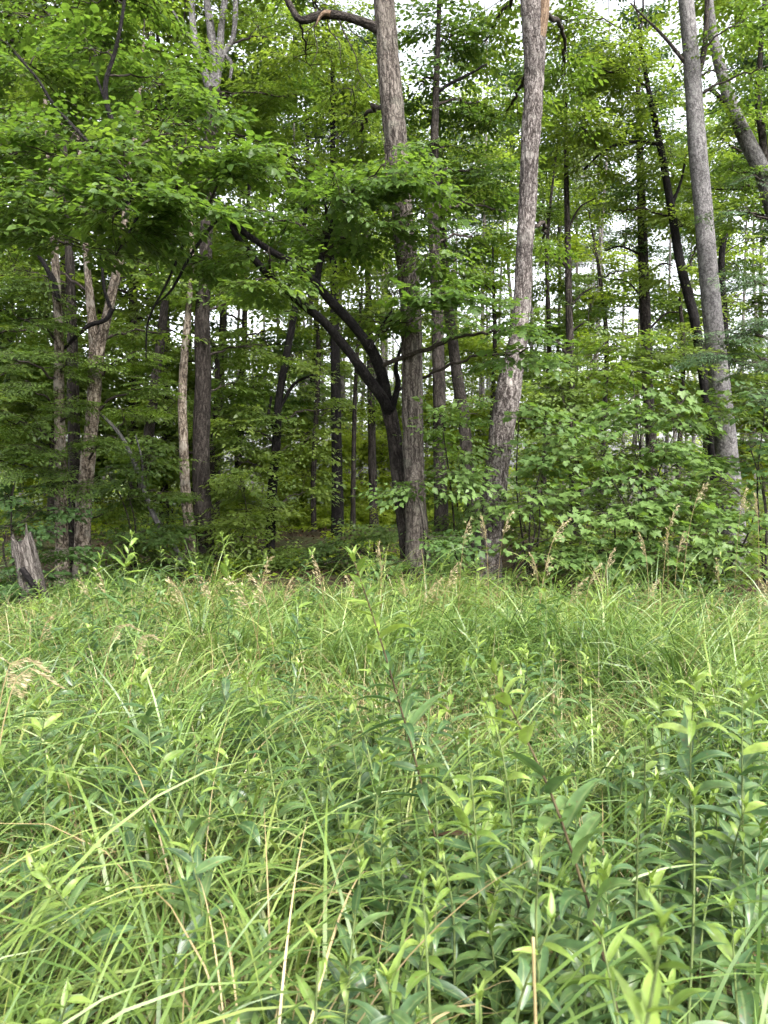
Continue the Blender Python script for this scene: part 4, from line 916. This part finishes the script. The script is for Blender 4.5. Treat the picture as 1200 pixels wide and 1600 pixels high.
for kind, nm, lb in (('grass', 'grass', 'long green meadow grass arching over the clearing'), ('straw', 'dry_grass', 'dry straw-coloured grass thatch under the green blades')):
    off = 0; Vs, Qs, rs, ts = [], [], [], []
    for V, Q, r_, t_ in parts[kind]:
        Vs.append(V); Qs.append(Q + off); rs.append(r_); ts.append(t_); off += len(V)
    me = make_mesh(nm, np.vstack(Vs), [np.vstack(Qs)], {'rnd': np.concatenate(rs), 'along': np.concatenate(ts)}, [M[kind]])
    tag(obj(nm, me), lb, 'grass', kind='stuff')

# low broad-leaved weeds under the grass
rg = np.random.default_rng(51)
x, y = scatter(3600, .6, 8.5, rg)
k = clump_noise(x, y, 1.1, 61) > .36; x, y = x[k], y[k]
m = len(x); nl = 7
lv = []
for j in range(nl):
    h = rg.uniform(.05, .42, m); a = rg.uniform(0, 6.283, m)
    pos = np.stack([x + np.cos(a) * .03, y + np.sin(a) * .03, gz(x, y) + h], -1)
    rot = frames(np.stack([np.cos(a), np.sin(a), rg.normal(.1, .3, m)], -1), np.stack([rg.normal(0, .3, m), rg.normal(0, .3, m), np.ones(m)], -1))
    lv.append(bake_leaves((SIMPLE[0] * np.array((.78, 1, 1)), SIMPLE[1]), pos, rot, rg.uniform(.03, .075, m), rg.random(m)))
off = 0; Ts = []
for V, T, q in lv: Ts.append(T + off); off += len(V)
tag(obj('weeds', make_mesh('weeds', np.vstack([l[0] for l in lv]), [np.vstack(Ts)], {'rnd': np.concatenate([l[2] for l in lv])}, [M['weed']])), 'low broad-leaved weeds filling in between the grass stems', 'weeds', kind='stuff')

# ------------------------------------------------------------------ goldenrod plants
LANCE = [lance(c, wd) for c, wd in ((.5, .125), (.9, .14), (1.3, .12), (1.8, .14), (.3, .11), (2.2, .125))]
LANCE_ME = {}
for mt in ('gold', 'young', 'dry'):
    for i, (V, T) in enumerate(LANCE):
        LANCE_ME[mt, i] = make_mesh('leaf', V, [T], {'rnd': np.full(len(V), .13 * i), 'vein': (np.arange(len(V)) % 3 == 1).astype(float)}, [M['litter' if mt == 'dry' else mt]])
def goldenrod(base, top, label, seed, near=False, nleaf=26, leaf=.10, bend=0.0, red=False, group='goldenrod plants in the meadow', young=.18, name='goldenrod_plant', start=.18, stemr=.0035, alltone=None):
    rg = np.random.default_rng(seed)
    base = np.array(base, float); top = np.array(top, float)
    root = empty(name, base); tag(root, label, 'plant', group)
    H = np.linalg.norm(top - base)
    bow = np.array((rg.normal(0, .04), rg.normal(0, .04), 0)) * H + np.array((bend, 0, .0))
    p1 = base + (top - base) * .4 + bow; p2 = base + (top - base) * .75 + bow * .9
    path = spline(np.array([(*base, stemr * 1.3), (*p1, stemr), (*p2, stemr * .8), (*top, stemr * .45)]), .05)
    V, polys, bark = tube(path, 6, 0, 0, 0, seed % 50)
    obj('stem', make_mesh('stem', V - base, polys, {'bark': bark}, [M['redstem' if red else 'stem']]), root)
    s = np.concatenate([[0], np.cumsum(np.linalg.norm(np.diff(path[:, :3], axis=0), axis=1))]); s /= s[-1]
    tan = nrm(np.gradient(path[:, :3], axis=0))
    f = start + (1 - start) * (np.arange(nleaf) + .5) / nleaf
    f = np.clip(f + rg.normal(0, .006, nleaf), 0, 1)
    ph = np.arange(nleaf) * 2.4 + rg.normal(0, .5, nleaf)
    pos = np.stack([np.interp(f, s, path[:, i]) for i in range(3)], -1)
    tn = nrm(np.stack([np.interp(f, s, tan[:, i]) for i in range(3)], -1))
    u = nrm(np.cross(tn, np.array((0, 1.0, .1)))); v = np.cross(tn, u)
    out = np.cos(ph)[:, None] * u + np.sin(ph)[:, None] * v
    asc = np.interp(f, [0, .5, .85, 1], [-.25, .25, .55, 1.1]) + rg.normal(0, .28, nleaf)
    d = nrm(out + tn * asc[:, None])
    size = leaf * np.interp(f, [0, .3, .65, .9, 1], [.75, 1.0, 1.05, .72, .42]) * rg.uniform(.6, 1.25, nleaf)
    rot = frames(d, nrm(tn + np.array((0, 0, .7)) + rg.normal(0, .38, (nleaf, 3))))
    kind = rg.integers(0, 6, nleaf)
    if near:
        for i in range(nleaf):
            if rg.random() < .07: continue
            if f[i] < .38 and rg.random() < .08:
                o = obj('leaf', LANCE_ME['dry', int(kind[i])], root); o['label'] = 'withered brown leaf'
            else: o = obj('leaf', LANCE_ME['young' if (f[i] > 1 - young or alltone == 'young') else 'gold', int(kind[i])], root)
            Mx = Matrix([list(r_) for r_ in rot[i]]).to_4x4()
            o.matrix_local = Matrix.Translation(Vector(pos[i] - base)) @ Mx @ Matrix.Diagonal((size[i] * rg.uniform(.85, 1.2), size[i], size[i], 1))
    tip = []
    if not near:
        for mt, sel in (('gold', f <= 1 - young), ('young', f > 1 - young)):
            if not sel.any(): continue
            off = 0; Vs, Ts, qs = [], [], []
            for k in range(6):
                mk = sel & (kind == k)
                if not mk.any(): continue
                V, T, q = bake_leaves(LANCE[k], pos[mk] - base, rot[mk], size[mk], rg.random(mk.sum())); Vs.append(V); Ts.append(T + off); qs.append(q); off += len(V)
            tag(obj('leaves' if mt == 'gold' else 'young_leaves', make_mesh('leaves', np.vstack(Vs), [np.vstack(Ts)], {'rnd': np.concatenate(qs)}, [M[mt]]), root), kind='stuff')
    # tuft of small leaves at the tip
    nt_ = 5
    a = np.arange(nt_) * 2.4; dd = nrm(np.stack([np.cos(a) * .7, np.sin(a) * .7, rg.uniform(.5, 1.3, nt_)], -1) + tn[-1] * .5)
    V, T, q = bake_leaves(LANCE[0], np.repeat((path[-1, :3] - base)[None], nt_, 0) - dd * .004, frames(dd, np.repeat([[0, 0, 1.0]], nt_, 0)), rg.uniform(.18, .42, nt_) * leaf, rg.random(nt_))
    tag(obj('shoot_tip', make_mesh('shoot_tip', V, [T], {'rnd': q}, [M['young']]), root), kind='stuff')
    return root
def gold_px(px, py, d, label, seed, base=None, **kw):
    tp = P(px, py, d)
    if base is None:
        r_ = np.random.default_rng(seed + 999); b_ = (tp[0] + r_.normal(0, .06), d + r_.normal(0, .06))
    else:
        b_ = (P(base[0], 1000, base[1])[0], base[1])
    return goldenrod((b_[0], b_[1], float(gz(*b_))), tp, label, seed, **kw)

gold_px(772, 1052, 1.62, 'tall goldenrod leaning across on a long dark stem with large drooping dark leaves', 601, base=(1075, 1.22), near=True, nleaf=50, leaf=.155, red=True, start=.25, bend=.03, stemr=.0036)
gold_px(552, 872, 2.5, 'tall goldenrod on a reddish leaning stem with a pale leafy tip above the grass line', 602, base=(735, 2.3), near=True, nleaf=54, leaf=.15, red=True, start=.3, young=.25)
gold_px(1036, 1448, .66, 'yellow-green shoot very close up at the bottom edge, blurred', 603, base=(1085, .60), near=True, nleaf=26, leaf=.10, alltone='young', start=.72)
gold_px(206, 838, 4.6, 'tall goldenrod with a pale tuft standing in front of the double trunk', 604, base=(225, 4.6), near=True, nleaf=44, leaf=.17, young=.22)
gold_px(347, 838, 5.4, 'goldenrod with upright leaves standing at the foot of the double trunk', 605, base=(350, 5.4), near=True, nleaf=40, leaf=.15, young=.35)
gold_px(1085, 1062, 2.0, 'broad goldenrod with upright light leaves at the side of the meadow', 606, base=(1110, 2.0), near=True, nleaf=44, leaf=.14)
gold_px(1160, 1075, 1.9, 'leafy goldenrod crowding the edge of the view beside a taller one', 607, base=(1190, 1.85), near=True, nleaf=44, leaf=.15)
gold_px(745, 865, 4.9, 'bushy pale goldenrod in front of the shaggy leaning trunk', 608, base=(750, 4.9), near=True, nleaf=44, leaf=.085, young=.4)
gold_px(790, 985, 4.2, 'bluish green goldenrod with small leaves in mid meadow', 609, base=(800, 4.2), near=True, nleaf=44, leaf=.085)
gold_px(735, 1040, 2.3, 'goldenrod with a bright spreading leafy top in mid meadow', 610, base=(790, 2.2), near=True, nleaf=26, leaf=.11, young=.45)
gold_px(545, 1075, 2.4, 'goldenrod with a twisted pale top leaning in mid meadow', 611, base=(600, 2.3), near=True, nleaf=26, leaf=.11)
gold_px(390, 1025, 2.6, 'goldenrod with wide level leaves left of the leaning reddish stem', 612, base=(450, 2.4), near=True, nleaf=28, leaf=.13)
gold_px(215, 1035, 2.7, 'goldenrod with bluish leaves behind the feathery seed heads', 613, base=(230, 2.7), near=True, nleaf=28, leaf=.13)
gold_px(510, 1500, 1.05, 'goldenrod with a starry pale top low in the foreground', 614, near=True, nleaf=22, leaf=.10) if False else None
gold_px(862, 1440, 1.12, 'small goldenrod with a starry pale tip below the long leaning stem', 615, near=True, nleaf=24, leaf=.10)
gold_px(940, 1460, 1.2, 'goldenrod with a rosette of dark leaves beside the blurred shoot', 616, near=True, nleaf=24, leaf=.11)
gold_px(1085, 1245, 1.45, 'goldenrod with a starry yellow tip beside the long leaning stem', 617, near=True, nleaf=28, leaf=.11)
gold_px(845, 1310, 1.35, 'goldenrod with a pale tip right under the large drooping leaves', 618, near=True, nleaf=26, leaf=.10)
gold_px(660, 1375, 1.25, 'slim goldenrod with a pale tip in the lower middle', 619, near=True, nleaf=24, leaf=.09)
gold_px(750, 1560, .95, 'low goldenrod with bright tip at the bottom edge beside the broken dry stalk', 620, near=True, nleaf=22, leaf=.085)
gold_px(730, 1150, 1.9, 'goldenrod with a cluster of light leaves between the two leaning stems', 621, near=True, nleaf=28, leaf=.10, young=.35)
gold_px(1010, 1130, 2.2, 'goldenrod with long bluish leaves under the meadow grass near the side', 622, near=True, nleaf=26, leaf=.12)
# the rest of them
rg = np.random.default_rng(71)
near_lb = 'knee-high goldenrod with narrow spreading leaves crowded in the near meadow'
mid_lb = 'goldenrod stem with narrow leaves standing among the grass of the middle meadow'
far_lb = 'small goldenrod poking through the far grass by the wood edge'
g_near, g_mid, g_far = [], [], []
x, y = scatter(1000, 1.15, 3.6, rg)
k = np.abs(x) < .545 * y; x, y = x[k], y[k]
wgt = np.clip(.6 + .15 * (x / (.55 * y)) + .5 * (clump_noise(x, y, 1.2, 81) - .4), .12, 1)
sel = rg.random(len(x)) < wgt * .8
for i in np.where(sel)[0][:175]:
    h = rg.uniform(.40, .78)
    tp = (x[i] + rg.normal(0, .15), y[i] + rg.normal(0, .12), h)
    g_near.append((px_of(tp), goldenrod((x[i], y[i], float(gz(x[i], y[i]))), tp, near_lb, 700 + i, near=True, nleaf=int(rg.integers(24, 36)), leaf=rg.uniform(.09, .145), group='near goldenrods', young=rg.uniform(.05, .2))))
x, y = scatter(560, 3.4, 9.2, rg)
k = np.abs(x) < .545 * y; x, y = x[k], y[k]
for i in range(min(95, len(x))):
    h = rg.uniform(.4, .75) if rg.random() < .85 else rg.uniform(.8, 1.1)
    far_ = y[i] > 6
    tp = (x[i] + rg.normal(0, .12), y[i] + rg.normal(0, .1), h)
    (g_far if far_ else g_mid).append((px_of(tp), goldenrod((x[i], y[i], float(gz(x[i], y[i]))), tp, far_lb if far_ else mid_lb, 1200 + i, near=False, nleaf=int(rg.integers(26, 40)), leaf=rg.uniform(.09, .13), group='far goldenrods' if far_ else 'middle goldenrods', young=rg.uniform(.1, .4))))
name_by_gap(g_near, 'near goldenrod below the gap')
name_by_gap(g_mid, 'mid-meadow goldenrod')
name_by_gap(g_far, 'small far goldenrod')

# ------------------------------------------------------------------ seed heads
def seed_head(root_loc, tip, label, seed, open_=.35, size=.17, lean=(0, 0), group='grass seed heads above the meadow', nsp=46, arch=False, grain=1.0):
    rg = np.random.default_rng(seed)
    b = np.array(root_loc, float); tp = np.array(tip, float)
    root = empty('seed_stalk', b); tag(root, label, 'grass stalk', group)
    H = tp[2] - b[2]
    lx, ly = lean
    mid = b + (tp - b) * np.array((.25, .25, .6)); up_ = b + (tp - b) * np.array((.6, .6, .9))
    if arch: mid = b + (tp - b) * np.array((.12, .12, .66)); up_ = b + (tp - b) * np.array((.5, .5, 1.02))
    path = spline(np.array([(*b, .0022), (*mid, .0019), (*up_, .0014), (*tp, .0008)]), .05)
    V, polys, bark = tube(path, 4, 0, 0, 0, seed % 40)
    k = len(V)
    obj('stalk', make_mesh('stalk', V - b, polys, {'rnd': np.full(k, rg.random()), 'along': np.linspace(.4, 1, k), 'bark': bark}, [M['straw']]), root)
    s = np.concatenate([[0], np.cumsum(np.linalg.norm(np.diff(path[:, :3], axis=0), axis=1))])
    f = s[-1] - size * rg.random(nsp) ** .9
    pos = np.stack([np.interp(f, s, path[:, i]) for i in range(3)], -1)
    tn = nrm(path[-1, :3] - path[-4, :3])
    pr = (s[-1] - f) / size
    d = nrm(tn[None] * 1.0 + rg.normal(0, open_, (nsp, 3)) + np.array((lx, ly, -.25)))
    st = pos + d * (size * (.32 if not arch else .12) * rg.random(nsp) * (.25 + pr))[:, None]
    V1, Q1 = prisms(pos, st, np.full(nsp, .0004), np.full(nsp, .0004))
    V2, T2, q2 = bake_leaves((NEEDLE[0] * np.array((1.3 if not arch else .75, 1, 1)), NEEDLE[1]), st, frames(d, rg.normal(0, 1, (nsp, 3))), rg.uniform(.014, .026, nsp) * grain, rg.random(nsp))
    V3, T3, q3 = bake_leaves((NEEDLE[0] * np.array((1.3 if not arch else .75, 1, 1)), NEEDLE[1]), st, frames(d, rg.normal(0, 1, (nsp, 3))), rg.uniform(.014, .026, nsp) * grain, rg.random(nsp))
    VV = np.vstack([V1, V2, V3]) - b
    me = make_mesh('seed_head', VV, [Q1, np.vstack([T2 + len(V1), T3 + len(V1) + len(V2)])], {'rnd': np.concatenate([np.full(len(V1), .3), q2, q3]), 'along': np.ones(len(VV))}, [M['seed']])
    tag(obj('seed_head', me, root), kind='stuff')
    return root
heads = [(425, 870, 5.2, -30, 1), (392, 900, 5, 40, 1), (355, 905, 4.6, 60, 1), (490, 872, 6, 20, 0), (592, 850, 6.5, 5, 0), (628, 905, 7, 10, 0), (120, 905, 6.5, 30, 1), (150, 890, 6, 20, 0), (262, 905, 5.5, 40, 1),
         (735, 812, 6.5, -20, 1), (752, 805, 6.8, 15, 1), (716, 880, 6, -30, 0), (690, 905, 6.2, -40, 1), (800, 800, 7, -25, 1), (830, 868, 6.4, 20, 0), (888, 812, 6, -50, 1), (862, 868, 6.5, -20, 1), (940, 880, 6.4, -30, 0), (915, 905, 6.2, -35, 0),
         (960, 858, 7, -20, 0), (1000, 835, 7, 20, 0), (1042, 825, 7, 6, 0), (1060, 790, 7.2, -25, 1), (1070, 830, 7.3, -15, 0), (1105, 755, 7, -40, 1), (1165, 765, 6.8, -15, 0), (1180, 772, 6.6, 12, 0), (1120, 875, 7, 10, 0), (1030, 905, 7.4, -20, 0),
         (455, 905, 6, -20, 0), (540, 900, 7, 20, 0), (310, 900, 6, 30, 1), (85, 960, 5, -40, 0), (1190, 905, 5, 30, 1)]
g_seed = []
for i, (px, py, d, sh, nod) in enumerate(heads):
    tp = P(px, py, d); bx = P(px - sh * -1.0, 740, d)[0] if False else P(px + sh, 740, d)[0]
    sh_ = seed_head((bx, d, float(gz(bx, d))), tp, 'thin tan seed head on a stalk above the far grass', 400 + i, .2 if not nod else .32, .24, (.15 if sh < 0 else -.15, 0), grain=1.15); g_seed.append((px, sh_))
name_by_gap(g_seed, 'thin tan seed head')
near_heads = [(8, 1032, 1.75, -150, 'long feathery pale seed head, topmost of three bending in together'), (92, 1072, 1.8, -140, 'feathery pale seed head, lowest of three bending in together'), (72, 1050, 1.9, -120, 'feathery pale seed head in the middle of three bending together'),
              (248, 1002, 3.2, -60, 'pinkish tan seed head slanting down in front of the bluish goldenrod'), (215, 985, 3.4, -70, 'pinkish tan seed head slanting beside its lower neighbour')]
for i, (px, py, d, sh, lb) in enumerate(near_heads):
    tp = P(px, py, d); bx = P(px + sh, 740, d)[0]
    seed_head((bx, d, float(gz(bx, d))), tp, lb, 480 + i, .10, .17, (.12, 0), nsp=80, arch=True, grain=.8)

# ------------------------------------------------------------------ a dry clump and a snapped stalk in the foreground
def clump(name, label, px, py, d, n, Lr, Wr, seed, mat, az=None, curv=(.8, 2.0), th=.12, spread=.06):
    rg = np.random.default_rng(seed)
    q = P(px, py, d); b = np.array((q[0], d, float(gz(q[0], d))))
    pts = b + np.stack([rg.normal(0, spread, n), rg.normal(0, spread, n), np.zeros(n)], -1)
    a = rg.uniform(0, 6.283, n) if az is None else rg.normal(az, .6, n)
    root = empty(name, b); tag(root, label, 'grass clump')
    for i in range(n):
        V, Q, r_, t_ = blades(pts[i:i + 1] - b, np.array([rg.uniform(*Lr)]), np.array([rg.uniform(*Wr)]), a[i:i + 1], np.array([abs(rg.normal(th, .08))]), np.array([rg.uniform(*curv)]), np.array([rg.normal(0, .8)]), 14, np.array([rg.random() * .5 + (.2 if mat == 'grass' else .4)]))
        obj('blade', make_mesh('blade', V, [Q], {'rnd': r_, 'along': t_}, [M[mat]]), root)
    return root
clump('dry_grass_clump', 'clump of dry tan blades with bent tips in the lower foreground', 400, 1400, 1.25, 30, (.7, 1.12), (.004, .009), 91, 'straw', curv=(1.0, 3.0))
clump('arching_grass_clump', 'clump of long wide pale green blades arching over in the lower middle', 640, 1500, 1.2, 13, (.85, 1.2), (.009, .014), 92, 'grass', az=.2, curv=(1.4, 2.6))
clump('arching_grass_clump', 'clump of wide green blades arching in the lower corner beside the weeds', 60, 1500, 1.25, 11, (.8, 1.15), (.008, .013), 93, 'grass', az=.5, curv=(1.2, 2.4))
clump('arching_grass_clump', 'clump of blades with drooping tips behind the dry tan clump', 330, 1300, 1.7, 10, (.85, 1.2), (.008, .012), 94, 'grass', az=2.6, curv=(1.2, 2.5))
clump('arching_grass_clump', 'clump of slender bent blades in the lower corner behind the blurred shoot', 1150, 1400, 1.4, 18, (.85, 1.2), (.008, .013), 95, 'grass', curv=(1.2, 2.4))
clump('arching_grass_clump', 'clump of tall blades arching over the drooping goldenrod leaves', 820, 1250, 1.75, 18, (.95, 1.25), (.009, .014), 96, 'grass', az=.0, curv=(1.2, 2.4))
clump('arching_grass_clump', 'clump of broad blades arching high just behind the slim pale-tipped goldenrod', 560, 1300, 1.55, 10, (.85, 1.2), (.007, .012), 97, 'grass', az=3.0, curv=(1.2, 2.5))
clump('arching_grass_clump', 'clump of broad curling blades between the dry tan clump and the weeds', 200, 1350, 1.5, 9, (.8, 1.15), (.008, .012), 98, 'grass', az=.3, curv=(1.3, 2.6))
q = P(833, 1465, 1.0); b_ = np.array((q[0] + .01, 1.02, float(gz(q[0], 1.0))))
st_ = empty('dry_stalk', b_); tag(st_, 'snapped dry tan stalk standing upright at the bottom edge', 'dead stalk')
V, polys, bark = tube(spline(np.array([(*b_, .003), (*((b_ + q) / 2 + np.array((.012, 0, 0))), .0027), (*q, .0022)]), .03), 7, 0, .15, 0, 5)
obj('stalk', make_mesh('stalk', V - b_, polys, {'bark': bark, 'rnd': np.full(len(V), .8), 'along': np.ones(len(V))}, [M['straw']]), st_)
